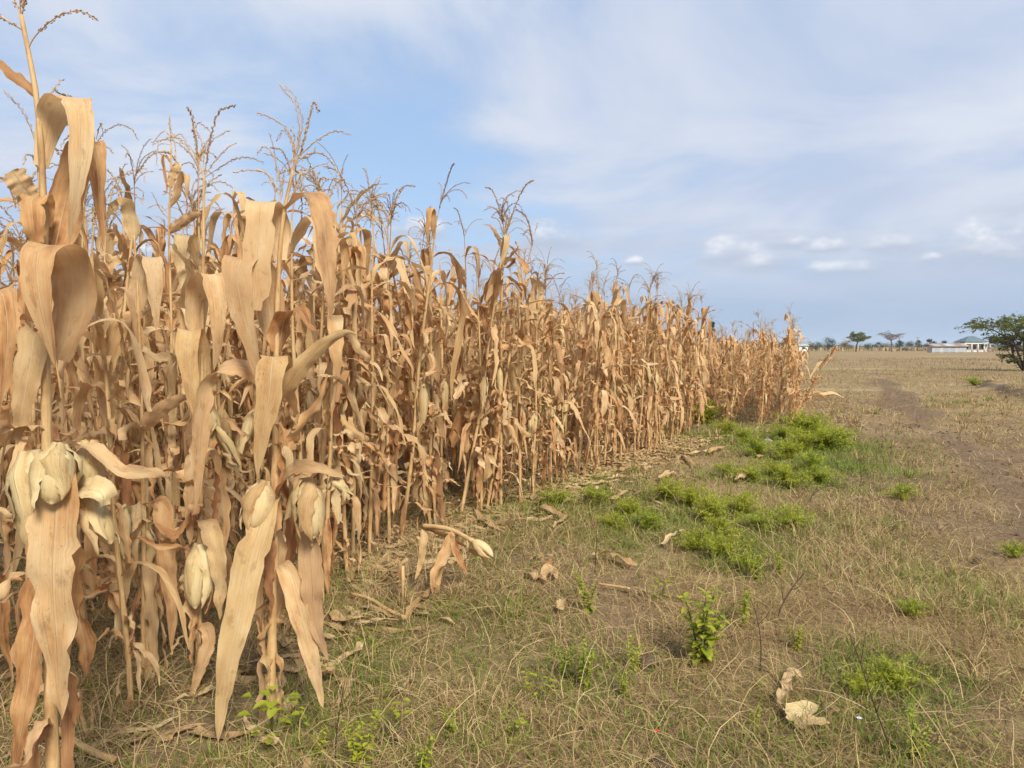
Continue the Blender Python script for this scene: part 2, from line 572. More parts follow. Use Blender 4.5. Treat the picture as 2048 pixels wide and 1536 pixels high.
M_WEED = weed_material()
M_YOUNG = simple("young_grass", [(0.0, (0.10, 0.15, 0.018)), (0.5, (0.20, 0.26, 0.03)), (0.8, (0.34, 0.36, 0.07)), (1.0, (0.45, 0.40, 0.15))], 0.7, 1.5, 0.3, mix_noise=0.45)
M_WEED_STEM = simple("weed_stem", [(0.0, (0.12, 0.14, 0.04)), (1.0, (0.20, 0.20, 0.07))], 0.7, 9.0)
M_TWIG = simple("dark_twig", [(0.0, (0.035, 0.022, 0.015)), (1.0, (0.10, 0.065, 0.04))], 0.8, 30.0)
M_GREYWEED = simple("dry_grey_weed", [(0.0, (0.15, 0.10, 0.058)), (0.5, (0.24, 0.165, 0.09)), (1.0, (0.34, 0.26, 0.14))], 0.85, 1.0, 0.1, mix_noise=0.3)
M_ACACIA = simple("acacia_leaf", [(0.0, (0.075, 0.095, 0.022)), (0.5, (0.135, 0.155, 0.036)), (1.0, (0.23, 0.24, 0.065))], 0.7, 1.2, 0.25, mix_noise=0.35)
M_FARLEAF = simple("far_tree_leaf", [(0.0, (0.03, 0.05, 0.02)), (0.5, (0.05, 0.075, 0.028)), (1.0, (0.08, 0.11, 0.035))], 0.75, 0.4, 0.2, mix_noise=0.4)
M_BARETWIG = simple("bare_acacia_twig", [(0.0, (0.13, 0.105, 0.09)), (1.0, (0.23, 0.18, 0.145))], 0.85, 1.0)
M_BARK = simple("acacia_bark", [(0.2, (0.045, 0.033, 0.024)), (0.8, (0.12, 0.09, 0.065))], 0.9, 12.0, use_tint=False, bump=0.5)
M_STONE = simple("grey_stone", [(0.2, (0.17, 0.14, 0.11)), (0.8, (0.36, 0.31, 0.25))], 0.9, 14.0, use_tint=False, bump=0.6)
M_CLOD = simple("dark_earth_clod", [(0.2, (0.06, 0.040, 0.027)), (0.8, (0.14, 0.092, 0.06))], 0.95, 18.0, use_tint=False, bump=0.8)
M_PETAL = simple("pale_violet_petal", [(0.0, (0.62, 0.60, 0.78)), (1.0, (0.75, 0.72, 0.84))], 0.5, 5.0)
M_REDPETAL = simple("red_petal", [(0.0, (0.5, 0.03, 0.03)), (1.0, (0.6, 0.06, 0.05))], 0.5, 5.0)
M_WALL = simple("white_plaster", [(0.2, (0.60, 0.58, 0.53)), (0.8, (0.78, 0.76, 0.71))], 0.85, 0.8, use_tint=False)
M_ROOFBLUE = simple("blue_grey_roof_sheet", [(0.2, (0.085, 0.125, 0.14)), (0.8, (0.13, 0.175, 0.19))], 0.85, 0.5, use_tint=False)
M_ROOFRED = simple("red_roof_sheet", [(0.2, (0.42, 0.085, 0.055)), (0.8, (0.55, 0.13, 0.09))], 0.6, 0.5, use_tint=False)
M_ZINC = simple("weathered_zinc_sheet", [(0.0, (0.25, 0.27, 0.29)), (0.5, (0.36, 0.38, 0.40)), (1.0, (0.46, 0.47, 0.47))], 0.5, 0.9, spec=0.4)
M_RUST = simple("rusty_zinc_sheet", [(0.0, (0.20, 0.12, 0.09)), (0.5, (0.34, 0.22, 0.17)), (1.0, (0.52, 0.47, 0.43))], 0.7, 0.7)
M_DARK = simple("dark_opening", [(0.0, (0.02, 0.02, 0.022)), (1.0, (0.04, 0.04, 0.042))], 0.4, 1.0)
M_TANK = simple("black_plastic_tank", [(0.0, (0.015, 0.016, 0.018)), (1.0, (0.03, 0.03, 0.033))], 0.45, 1.0)
M_POST = simple("weathered_wood_post", [(0.0, (0.16, 0.12, 0.09)), (1.0, (0.28, 0.23, 0.18))], 0.9, 4.0)
M_HIDE = simple("dark_brown_hide", [(0.0, (0.035, 0.02, 0.015)), (1.0, (0.09, 0.045, 0.03))], 0.8, 2.0)
M_CLOTH = simple("dark_cloth", [(0.0, (0.025, 0.028, 0.04)), (1.0, (0.05, 0.05, 0.07))], 0.9, 3.0)
M_SKIN = simple("skin", [(0.0, (0.12, 0.065, 0.04)), (1.0, (0.16, 0.09, 0.055))], 0.6, 3.0)


def ground_material():
    m, N = new_mat("dry_grassland")
    co = N.new('ShaderNodeNewGeometry')
    pos = co.outputs['Position']
    px, py, pz = N.sep(pos)
    bare, green, field = N.attr('bare'), N.attr('green'), N.attr('field')
    n1 = N.noise(pos, 0.35, 5, 0.6)
    n2 = N.noise(pos, 2.6, 6, 0.65)
    n3 = N.noise(pos, 16.0, 5, 0.7)
    n4 = N.noise(N.vec(N.m('MULTIPLY', px, 0.03), N.m('MULTIPLY', py, 0.10), 0.0), 1.0, 4, 0.6)
    soil = N.ramp(n3, [(0.3, (0.10, 0.064, 0.038)), (0.55, (0.175, 0.118, 0.072)), (0.75, (0.26, 0.185, 0.115))])
    straw = N.ramp(N.m('ADD', N.m('MULTIPLY', n2, 0.6), N.m('MULTIPLY', n3, 0.4)),
                   [(0.30, (0.14, 0.092, 0.047)), (0.47, (0.26, 0.18, 0.088)), (0.62, (0.37, 0.275, 0.13)), (0.8, (0.46, 0.36, 0.18))])
    # broad yellow and brown-grey sweeps of dry pasture
    straw = N.mix(N.m('MULTIPLY', N.step(n4, 0.42, 0.58), 0.40), straw, (0.235, 0.165, 0.092))
    straw = N.mix(N.m('MULTIPLY', N.step(n4, 0.54, 0.66), 0.65), straw, (0.46, 0.37, 0.18))
    f_soil = N.m('ADD', bare, N.m('MULTIPLY', N.m('SUBTRACT', n2, 0.5), 0.9))
    cover = N.step(f_soil, 0.34, 0.78)
    far = N.step(py, 9.0, 22.0)
    thin = N.m('MULTIPLY', N.step(n1, 0.36, 0.60), N.m('SUBTRACT', 0.78, N.m('MULTIPLY', far, 0.5)))
    col = N.mix(thin, straw, soil)
    col = N.mix(cover, col, soil)
    g = N.m('MULTIPLY', N.step(N.m('ADD', green, N.m('MULTIPLY', N.m('SUBTRACT', n2, 0.5), 0.6)), 0.25, 0.9), 0.6)
    col = N.mix(g, col, N.ramp(n3, [(0.3, (0.05, 0.065, 0.022)), (0.7, (0.12, 0.14, 0.05))]))
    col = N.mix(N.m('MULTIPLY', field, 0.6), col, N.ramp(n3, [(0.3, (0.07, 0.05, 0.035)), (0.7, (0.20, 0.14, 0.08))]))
    slope = N.sep(co.outputs['True Normal'])[2]
    col = N.mix(N.m('SUBTRACT', 1.0, N.step(slope, 0.86, 0.95)), col, (0.12, 0.085, 0.06))
    finish(N, col, 0.95, bump=N.m('ADD', n2, n3), bump_s=0.6, bump_d=0.03, spec=0.1)
    return m


M_GROUND = ground_material()

# ------------------------------------------------------------------ the setting: ground, track, hills
EDGE = [(-1.0, -2.3), (1.2, -1.7), (2.2, -1.35)]
for _p in ((545, 1452), (700, 1150), (905, 1046), (1075, 1008), (1160, 955), (1205, 938), (1345, 880)):
    _g = G(*_p)
    EDGE.append((_g[1], _g[0]))
_g2, _g3 = G(1418, 852), G(1588, 852)
EDGE += [(_g2[1] - 0.15, _g2[0] - 0.1), (_g3[1], _g3[0]), (26.0, 26.0 * 0.358), (27.0, 26 * 0.35)]
EDGE_Y = np.array([e[0] for e in EDGE])
EDGE_X = np.array([e[1] for e in EDGE])


def edge_x(y):
    return np.interp(y, EDGE_Y, EDGE_X)


PATH = np.array([G(*p) for p in ((2120, 1120), (2040, 1010), (1965, 935), (1905, 885), (1835, 832), (1792, 792), (1760, 760), (1745, 745))])
GREEN_BLOBS = [(1180, 1000, 1.1, .8), (1330, 1030, 1.0, .9), (1450, 1050, .8, .9), (1280, 1090, .7, .6), (1600, 890, 1.3, 1.0), (1650, 930, 1.0, .9),
               (1560, 960, .9, .8), (1440, 870, 1.4, .7), (820, 1250, .5, .6), (950, 1290, .5, .6), (700, 1330, .5, .7), (560, 1430, .45, .6),
               (1150, 1340, .4, .6), (980, 1110, .5, .6), (1000, 1010, .8, .6), (1770, 1370, .4, .8), (1720, 950, .8, .5), (1480, 1120, .5, .8),
               (900, 1500, .5, .4), (1380, 1480, .4, .4), (1640, 1440, .3, .4), (700, 1480, .4, .5), (1900, 1180, .6, .4), (1950, 730, 7.0, .5),
               (1800, 1100, .5, .35), (430, 1350, .5, .5), (640, 1180, .5, .5), (640, 1000, .8, .5), (1820, 1480, .4, .5), (1430, 835, .8, .8)]
BLOBS = [(*G(a, b), r, s) for a, b, r, s in GREEN_BLOBS]


def green_at(x, y):
    g = np.zeros(np.shape(x))
    for bx, by, r, s in BLOBS:
        g = np.maximum(g, s * np.exp(-(((x - bx) / r) ** 2 + ((y - by) / (r * 1.25)) ** 2)))
    return g


def path_dist(x, y):
    x, y = np.asarray(x, float), np.asarray(y, float)
    best = np.full(x.shape, 1e9)
    for (ax, ay), (bx, by) in zip(PATH[:-1], PATH[1:]):
        ux, uy = bx - ax, by - ay
        t = np.clip(((x - ax) * ux + (y - ay) * uy) / (ux * ux + uy * uy), 0, 1)
        best = np.minimum(best, np.hypot(x - ax - t * ux, y - ay - t * uy))
    return best


def bare_at(x, y):
    x, y = np.asarray(x, float), np.asarray(y, float)
    al, ac = .37 * x + .93 * y, .93 * x - .37 * y         # along and across the track
    d = path_dist(x, y) + 1.1 * (fbm(x * 0.5, y * 0.5, 41) - 0.5)
    b = np.clip(1.25 - d / 0.8, 0, 1)
    patch = fbm(ac * 1.5, al * .42, 63)
    rut = np.exp(-(path_dist(x, y) / .34) ** 2) * np.clip(.55 + 1.2 * (fbm(ac, al * .35, 5) - .35), 0, 1)
    b = np.maximum(b * .8, rut)
    side = np.clip(1.0 - path_dist(x, y) / 3.2, 0, 1) * np.clip((fbm(ac * .9, al * .3, 71) - .56) * 6, 0, 1) * .8
    return np.clip(np.maximum(np.maximum(b * np.clip(.15 + (patch - .27) * 3.6, 0, 1), rut), side), 0, 1)


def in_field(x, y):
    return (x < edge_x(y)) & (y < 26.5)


xs = np.unique(np.round(np.concatenate([np.arange(-9, 9, .13), np.arange(9, 24, .25), np.arange(-30, -9, .8),
                                        24 * 1.16 ** np.arange(1, 42), -30 * 1.18 ** np.arange(1, 36)]), 3))
ys = np.unique(np.round(np.concatenate([np.arange(-4, 17, .13), np.arange(17, 38, .25), -4 - 6 * 1.5 ** np.arange(0, 8), 38 * 1.10 ** np.arange(1, 59)]), 3))
xs, ys = xs[np.abs(xs) < 9500], ys[ys < 9500]
XX, YY = np.meshgrid(xs, ys, indexing='ij')
ZZ = height(XX, YY)
gv = np.stack([XX, YY, ZZ], -1).reshape(-1, 3)
gf = grid_faces(len(xs), len(ys))[:, ::-1]
a_bare = bare_at(XX, YY).reshape(-1)
a_green = green_at(XX, YY).reshape(-1)
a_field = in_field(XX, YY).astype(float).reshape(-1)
cell_path = (a_bare[gf].mean(1) > 0.5) & (gv[gf][:, :, 1].mean(1) < 60)


def ground_part(name, faces):
    used = np.unique(faces)
    remap = np.zeros(len(gv), np.int64)
    remap[used] = np.arange(len(used))
    g = Geo().add(gv[used], remap[faces])
    me = g.mesh(name, M_GROUND)
    for nm, arr in (('bare', a_bare), ('green', a_green), ('field', a_field)):
        me.attributes.new(nm, 'FLOAT', 'POINT').data.foreach_set('value', arr[used].astype(np.float32))
    return put(name, me)


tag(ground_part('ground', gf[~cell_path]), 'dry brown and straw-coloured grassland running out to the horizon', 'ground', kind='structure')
tag(ground_part('path', gf[cell_path]), 'worn bare brown dirt track curving away through the dry grass', 'path', kind='structure')

# low blue hills at the horizon
g = Geo()
hx = np.linspace(-9000, 9000, 220)
prof = 35 + 75 * fbm(hx / 2600.0 + 5, hx * 0, 77, 4)
hy = np.array([7000, 7300, 7800, 8600])
hh = np.array([0.0, 0.55, 1.0, 0.0])
hv = np.stack([np.repeat(hx, 4), np.tile(hy, 220) + 300 * np.repeat(vnoise(hx / 900, hx * 0, 5), 4), (prof[:, None] * hh[None, :]).reshape(-1) - 2], -1)
g.add(hv, grid_faces(220, 4)[:, ::-1])
M_HILL = simple("far_hillside", [(0.2, (0.07, 0.085, 0.05)), (0.8, (0.13, 0.13, 0.08))], 0.95, 0.004, use_tint=False)
tag(put('hills', g.mesh('hills', M_HILL)), 'faint blue line of low hills along the horizon', 'hills', kind='structure')

# ------------------------------------------------------------------ corn: shape library
RNG = np.random.default_rng(11)


def sstep(x, a, b):
    t = np.clip((x - a) / (b - a), 0, 1)
    return t * t * (3 - 2 * t)


def gen_leaf(rng, kind, n=22, nu=4, tint=None):
    """a dry corn leaf that leaves the stalk along +X, rises and then hangs; returns mesh arrays"""
    U = rng.uniform
    r = math.radians
    if kind == 'top':
        L, w, a0, sb, sh, a1, tw = U(.45, .78), U(.050, .094), r(U(8, 32)), U(.30, .55), U(.025, .07), r(U(165, 182)), U(-.6, .6)
    elif kind == 'mid':
        L, w, a0, sb, sh, a1, tw = U(.55, .90), U(.046, .094), r(U(22, 60)), U(.12, .36), U(.03, .08), r(U(168, 182)), U(-1.4, 1.4)
    elif kind == 'low':
        L, w, a0, sb, sh, a1, tw = U(.40, .80), U(.044, .086), r(U(50, 120)), U(.02, .12), U(.015, .04), r(U(174, 183)), U(-2.4, 2.4)
    elif kind == 'crumple':
        L, w, a0, sb, sh, a1, tw = U(.25, .52), U(.042, .084), r(U(30, 85)), U(.15, .5), U(.04, .12), r(U(110, 185)), U(-3.2, 3.2)
    elif kind == 'arch':
        L, w, a0, sb, sh, a1, tw = U(.55, .85), U(.040, .066), r(U(40, 65)), U(.3, .5), U(.10, .18), r(U(145, 170)), U(-1.0, 1.0)
    else:  # stiff lance
        L, w, a0, sb, sh, a1, tw = U(.35, .55), U(.035, .06), r(U(18, 35)), U(.5, .7), U(.15, .3), r(U(70, 120)), U(-.8, .8)
    s = np.linspace(0, 1, n)
    # denser rings round the bend
    s = np.clip(s + 0.0, 0, 1)
    sg = 1 / (1 + np.exp(-(s - sb) / sh))
    sg = (sg - sg[0]) / (sg[-1] - sg[0])
    th = a0 + (a1 - a0) * sg + 0.10 * np.sin(s * U(6, 14) + U(0, 6)) * sstep(s, .1, .5)
    if kind == 'crumple':
        th = th + U(.3, .8) * np.sin(s * U(5, 12) + U(0, 6)) * sstep(s, 0, .3)
    psi = U(-.25, .25) * s + 0.25 * np.sin(s * U(3, 8) + U(0, 6)) * s + (U(-1.2, 1.2) * sstep(s, sb, 1) if kind in ('low', 'crumple') else 0)
    D = np.stack([np.sin(th) * np.cos(psi), np.sin(th) * np.sin(psi), np.cos(th)], -1)
    C = np.concatenate([[[0, 0, 0]], np.cumsum((D[1:] + D[:-1]) / 2 * (L / (n - 1)), axis=0)])
    C[:, 0] += 0.010
    # hanging parts sway a little
    C[:, 1] += 0.02 * np.sin(s * U(4, 9) + U(0, 6)) * sstep(s, sb, 1)
    T = tangents(C)
    psi0 = U(-.15, .15)
    W = np.stack([-np.sin(psi + psi0), np.cos(psi + psi0), 0 * s], -1)
    W = nrm(W - T * np.sum(W * T, 1, keepdims=True))
    twa = tw * 1.25 * sstep(s, max(sb - .05, 0), 1.0) + U(0, .6) * np.sin(s * U(5, 11) + U(0, 6)) * s
    B = np.cross(T, W)
    W = W * np.cos(twa)[:, None] + B * np.sin(twa)[:, None]
    p = U(2.2, 4.0)
    wd = w * (0.45 + 0.55 * sstep(s, 0, .22)) * (1 - s ** p) + 0.002
    if U() < .22:   # torn short
        k = int(n * U(.6, .8))
        wd = w * (0.45 + 0.55 * sstep(s, 0, .22)) * np.where(s < k / n, 1, np.clip(1 - (s - k / n) / .06, 0.25, 1))
        keep = k + 2
        C, W, wd, s = C[:keep], W[:keep], wd[:keep], s[:keep]
    if kind in ('low', 'crumple'):
        curl = U(.4, 2.6) * np.sin(s * U(2, 5) + U(0, 6)) + U(-1.2, 2.0)
        amp, fr = U(.006, .016), U(3, 6)
    else:
        curl = 1.9 * (1 - sstep(s, 0, .18)) + U(-.9, 1.9) * sstep(s, .1, .6) + .8 * np.sin(s * U(3, 7) + U(0, 6))
        amp, fr = U(.002, .009), U(2, 5)
    return ribbon(C, W, wd, curl, nu, amp, fr, rng, RNG.uniform() if tint is None else tint, ragged=.12 if n > 12 else .16)


def ear_arrays(rng, L=None, R=None, rings=14, sides=12, tint=None):
    """closed husk of an ear that hangs along -Z from its shank at the origin"""
    U = rng.uniform
    L, R = L or U(.19, .26), R or U(.021, .030)
    s = np.linspace(0, 1, rings)
    prof = R * (0.28 + 0.72 * sstep(s, 0, .30)) * np.sqrt(np.clip(1 - np.clip((s - .42) / .58, 0, 1) ** 1.9, 0, 1))
    prof = np.maximum(prof, 0.003)
    bend = U(-.03, .03)
    c = np.stack([bend * np.sin(s * 2.5), U(-.02, .02) * s ** 2, -L * s], -1)
    g = Geo()
    t = np.linspace(0, 2 * math.pi, sides, endpoint=False)
    ph = U(0, 6)
    rad = prof[:, None] * (1 + .045 * np.cos(3 * t[None, :] + 2.2 * s[:, None] + ph) + .03 * np.cos(7 * t[None, :] + ph * 2))
    v = c[:, None, :] + np.stack([rad * np.cos(t), rad * np.sin(t), 0 * rad], -1)
    uv = np.stack(np.broadcast_arrays((t / 3.14)[None, :], (s * L / .25)[:, None]), -1)
    g.add(v.reshape(-1, 3), [grid_faces(rings, sides, True), np.arange(sides)[None, :], (np.arange(sides) + (rings - 1) * sides)[None, ::-1]], uv.reshape(-1, 2), U() if tint is None else tint)
    if L > .3 or R > .0305:
        return g.arrays()
    # short shank back to the stalk
    k = np.linspace(0, 1, 4)
    tube(np.stack([-.045 * k, 0 * k, .01 - .035 * k], -1), .009, 5, 4, .8, g)
    return g.arrays()


def bract_arrays(rng, L=.24, R=.029, n=12, nu=5, flare=None):
    """a loose husk leaf lying round the ear and flaring at its tip"""
    U = rng.uniform
    s = np.linspace(0, 1, n)
    fl = U(.2, 1.0) if flare is None else flare
    LL = L * U(.95, 1.2)
    rr = R * (0.34 + 0.76 * sstep(s, 0, .30)) * np.sqrt(np.clip(1 - .93 * np.clip((s - .42) / .58, 0, 1) ** 1.9, 0, 1)) + .004 + U(0, .006) + fl * .035 * sstep(s, .72, 1.0)
    C = np.stack([rr, .012 * np.sin(s * 5 + U(0, 6)), -LL * s], -1)
    W = np.tile((0.0, 1, 0), (n, 1))
    wd = R * 2.0 * (0.4 + .6 * sstep(s, 0, .3)) * (1 - s ** 2.2) + .004
    curl = -2.7 + 1.0 * s
    return ribbon(C, W, wd, curl, nu, .005, 3, rng, U(), .0, ragged=.15)


def tassel_branch(g, rng, pts, r0=.0022, spik=.011, fat=1.0, tint=.4, step=.0075, res=4.0):
    c = catmull(pts, max(5, int(len(pts) * res)))
    tube(c, np.linspace(r0, r0 * .4, len(c)), 3, 8, tint, g, cap=False)
    seg = np.linalg.norm(np.diff(c, axis=0), axis=1)
    s = np.concatenate([[0], np.cumsum(seg)])
    L = s[-1]
    if spik <= 0:
        return
    q = np.arange(.18 * L, L, step)
    k = len(q)
    if k == 0:
        return
    Q = np.stack([np.interp(q, s, c[:, i]) for i in range(3)], -1)
    T = nrm(np.stack([np.interp(q, s, tangents(c)[:, i]) for i in range(3)], -1))
    a = rng.uniform(0, 6.28, k)
    ref = nrm(np.cross(T, np.array((.3, .2, .93))) + 1e-6)
    B = np.cross(T, ref)
    out = ref * np.cos(a)[:, None] + B * np.sin(a)[:, None]
    side = np.cross(T, out)
    ln = spik * rng.uniform(.7, 1.2, k)[:, None]
    wv = .0026 * fat * rng.uniform(.7, 1.2, k)[:, None]
    tip = Q + T * ln + out * ln * .38
    mid = Q + T * ln * .45 + out * ln * .32
    v = np.stack([Q, mid + side * wv, tip, mid - side * wv, Q * .0 + mid + out * wv], 1)
    f = np.arange(k)[:, None] * 5
    tris = np.concatenate([f + np.array((0, 1, 4)), f + np.array((1, 2, 4)), f + np.array((2, 3, 4)), f + np.array((3, 0, 4))])
    g.add(v.reshape(-1, 3), [tris], None, np.repeat(np.clip(tint + rng.uniform(-.2, .2, k), 0, .99), 5))


def gen_tassel(rng, detail=2, lean=0.0):
    """dried tassel growing up from the origin"""
    U = rng.uniform
    g = Geo()
    ht = U(.16, .34)
    bend = np.array((U(-.10, .10) + lean, U(-.08, .08), 0))
    tone = U(.35, 1.0)
    pd = U(.06, .16)
    tube(np.array([(0, 0, -.06), (0, 0, pd * .5), (0, 0, pd + .02)]), np.array((.0042, .0035, .003)), 4, 6, .8, g, cap=False)
    bend = bend + (0, 0, pd)
    cen = np.array([(0, 0, pd - .02), (0, 0, pd + .05), bend * (.3, .3, 1) + (0, 0, ht * .5), bend + (0, 0, ht * .92), bend * (1.8, 1.8, 1) + (0, 0, ht)])
    spk = (0, .016, .012)[detail]
    stp = (.02, .017, .0062)[detail]
    rr = (.0030, .0026, .0020)[detail]
    rs = (1.0, 1.5, 3.0)[detail]
    tassel_branch(g, rng, cen, rr * 1.3, spk, 1.6, tone * .7, stp * .6, rs)
    a0 = U(0, 6.28)
    nb = int(rng.choice([4, 6, 8, 10, 12, 15, 18]))
    for i in range(nb):
        z0 = pd + U(0.0, .11)
        a = (U(0, 6.28) + a0 * .5) if U() < .5 else a0 + U(-.9, .9)
        L = U(.08, .29)
        up = U(.2, 1.5)
        dr = U(.1, 1.5)
        d = np.array((math.cos(a), math.sin(a), 0))
        p = [np.array((0, 0, z0))]
        th = U(.15, .5)
        for k in range(5):
            p.append(p[-1] + (d * math.sin(th) + np.array((0, 0, math.cos(th)))) * L / 5)
            th += up * .28 + dr * .16 * k
        tassel_branch(g, rng, p, rr, spk, 1.0, np.clip(tone + U(-.2, .2), 0, .95), stp, rs)
    return g.arrays()


STALK_H = 2.05


def gen_stalk(rng, sides=7, lean=None, lo=False):
    """jointed stalk; returns mesh arrays, the node positions and the top point"""
    U = rng.uniform
    n = 34
    z = np.linspace(-.04, STALK_H, n)
    a, b = U(0, 6.28), U(0, 6.28)
    k = U(.0, .10)
    sx = k * np.cos(a) * (z / 2) ** 2 + .008 * np.sin(z * U(3, 5) + a)
    sy = k * np.sin(a) * (z / 2) ** 2 + .008 * np.sin(z * U(3, 5) + b)
    c = np.stack([sx, sy, z], -1)
    nodes = [.10]
    while nodes[-1] < STALK_H - .05:
        nodes.append(nodes[-1] + (U(.135, .19) if nodes[-1] < 1.45 else U(.09, .135)))
    nodes = np.array(nodes[:-1])
    zz = np.sort(np.concatenate([z, nodes - .004, nodes + .006, nodes + .012])) if not lo else np.linspace(-.04, STALK_H, 14)
    cc = np.stack([np.interp(zz, z, sx), np.interp(zz, z, sy), zz], -1)
    base = np.interp(zz, [0, .3, 1.3, 1.8, STALK_H], [.0125, .0125, .0095, .006, .004])
    # sheath: a little fatter just above every joint
    ph = np.array([min([(q - m) for m in nodes if m <= q] or [.2]) for q in zz])
    rr = base * (1 + .22 * np.exp(-ph / .05))
    at = np.array([min(abs(nodes - q)) for q in zz])
    rr = rr * np.where(at < .005, 1.18, 1.0)
    g = tube(cc, rr, sides, 3.0, U())
    pos = np.stack([np.interp(nodes, z, sx), np.interp(nodes, z, sy), nodes], -1)
    rad = np.interp(nodes, [0, .3, 1.3, 1.8, STALK_H], [.0125, .0125, .0095, .006, .004])
    return g.arrays(), pos, rad, c[-1]


def arr_geo(arr):
    g = Geo()
    g.merge(arr)
    return g


KINDS_L = ('top', 'mid', 'low', 'arch', 'lance', 'crumple')
LIB = {k: [gen_leaf(RNG, k) for _ in range(m)] for k, m in zip(KINDS_L, (16, 22, 24, 10, 8, 18))}
LIB_LO = {k: [gen_leaf(RNG, k, 9, 2) for _ in range(m)] for k, m in zip(KINDS_L, (10, 14, 14, 6, 5, 12))}
ME_LEAF = {k: [arr_geo(a).mesh('leaf', (M_LEAF, M_LEAF, M_LEAF_PALE, M_LEAF)[i % 4] if k != 'low' else (M_LEAF, M_LEAF, M_LEAF_PALE, M_LEAF_RUST, M_LEAF)[i % 5])
               for i, a in enumerate(v)] for k, v in LIB.items()}
STALKS = [gen_stalk(RNG) for _ in range(14)]
STALKS_LO = [gen_stalk(RNG, 4, lo=True) for _ in range(8)]
ME_STALK = [arr_geo(s[0]).mesh('stalk', M_STALK) for s in STALKS]
EARS = [ear_arrays(RNG) for _ in range(6)]
EARS_LO = [ear_arrays(RNG, rings=8, sides=7) for _ in range(4)]
ME_EAR = [arr_geo(a).mesh('ear', M_HUSK) for a in EARS]
BRACTS = [bract_arrays(RNG) for _ in range(6)]
ME_BRACT = [arr_geo(a).mesh('husk_leaf', (M_HUSK, M_HUSK, M_LEAF_PALE)[i % 3]) for i, a in enumerate(BRACTS)]
TASSELS = [gen_tassel(RNG, 2) for _ in range(12)]
TASSELS_MD = [gen_tassel(RNG, 1) for _ in range(8)]
TASSELS_LO = [gen_tassel(RNG, 0) for _ in range(8)]
ME_TASSEL = [arr_geo(a).mesh('tassel', M_TASSEL) for a in TASSELS]
ME_TASSEL_MD = [arr_geo(a).mesh('tassel', M_TASSEL) for a in TASSELS_MD]


def leaf_plan(rng, nodes, rad, fullness=1.0):
    """which leaf hangs at which joint: list of (kind, location, azimuth, scale)"""
    out = []
    for q in range(3):      # loose broken blades caught low on the stalk
        j = rng.integers(1, max(2, int(len(nodes) * .6)))
        out.append(('crumple', nodes[j] + np.array((0, 0, rng.uniform(-.05, .08))), rng.uniform(0, 6.28), min(rng.uniform(.6, 1.15), max(.3, (nodes[j][2] + .15) / .6))))
    az = rng.uniform(0, 6.28)
    m = len(nodes)
    for i, (p, r) in enumerate(zip(nodes, rad)):
        az += math.pi + rng.uniform(-.5, .5)
        f = i / (m - 1)
        if rng.uniform() > fullness:
            continue
        if f > .78:
            k = rng.choice(['top', 'top', 'lance', 'mid', 'arch', 'crumple'])
        elif f > .42:
            k = rng.choice(['mid', 'mid', 'arch', 'arch', 'arch', 'top', 'crumple', 'crumple', 'crumple', 'lance', 'lance'])
        else:
            k = rng.choice(['low', 'low', 'mid', 'crumple', 'crumple', 'crumple', 'arch', 'mid'])
        s = rng.uniform(.9, 1.25) * (0.8 if f > .92 else 1.0)
        if f < .35:
            s = min(s, max(.35, (p[2] + .10) / .72))
        out.append((k, p, az, s))
        if f < .7 and rng.uniform() < .9:
            out.append((rng.choice(['low', 'crumple', 'crumple']), p + np.array((0, 0, -.03)), az + rng.uniform(1.5, 4.5), min(rng.uniform(.6, .9), max(.3, (p[2] + .05) / .72))))
        if f < .6 and rng.uniform() < .5:
            out.append((rng.choice(['crumple', 'mid', 'low']), p + np.array((0, 0, .06)), az + rng.uniform(0, 6.28), min(rng.uniform(.6, 1.0), max(.3, (p[2] + .12) / .72))))
        elif f >= .7 and rng.uniform() < .6:
            out.append(('mid', p + np.array((0, 0, -.05)), az + rng.uniform(1.5, 4.5), rng.uniform(.7, .95)))
    return out


def joined_foliage(rng, stalk, lib, ears, geo_leaf, M, tint=True):
    for k, p, az, s in leaf_plan(rng, stalk[1], stalk[2]):
        arr = lib[k][rng.integers(len(lib[k]))]
        geo_leaf.merge(arr, M @ xform(p, az, s), rng.uniform() if tint else None)


# ------------------------------------------------------------------ corn: hero plants in the near corner, built leaf by leaf
def hero_leaf(parent, pts, w, mat=None, W=(1, 0, 0), W2=None, curl=(1.2, .3, .2), amp=.005, freq=3, tip=True, seed=0, n=32, tint=None, tipw=3.0):
    """leaf through pixel-and-depth points; W (to W2) is the direction across the blade"""
    rng = np.random.default_rng(seed + int(pts[0][0] * 7 + pts[-1][1] * 3))
    C = catmull([P(*p) for p in pts], n)
    s = np.linspace(0, 1, n)
    Wa = np.array(W, float)[None, :] * (1 - s)[:, None] + np.array(W2 if W2 is not None else W, float)[None, :] * s[:, None]
    wd = w * (.5 + .5 * sstep(s, 0, .2)) * ((1 - s ** tipw) if tip else np.where(s > .93, .6, 1.0)) + .002
    cu = np.interp(s, np.linspace(0, 1, len(curl)), curl)
    arr = ribbon(C - np.array(parent.location), Wa, wd, cu, 6, amp, freq, rng, rng.uniform() if tint is None else tint, ragged=.05)
    return put('leaf', arr_geo(arr).mesh('leaf', mat or M_LEAF), parent)


def hero_stalk(parent, pts, r0, r1, node_gap=.17):
    c = catmull([P(*p) for p in pts], 60)
    s = np.concatenate([[0], np.cumsum(np.linalg.norm(np.diff(c, axis=0), axis=1))])
    q = s[-1] * np.linspace(0, 1, 60)
    r = r0 + (r1 - r0) * (q / q[-1]) ** 1.3
    ph = (q % node_gap)
    r = r * (1 + .2 * np.exp(-ph / .05)) * np.where((ph < .012), 1.12, 1)
    return put('stalk', tube(c - np.array(parent.location), r, 10, 3.0, .3).mesh('stalk', M_STALK), parent)


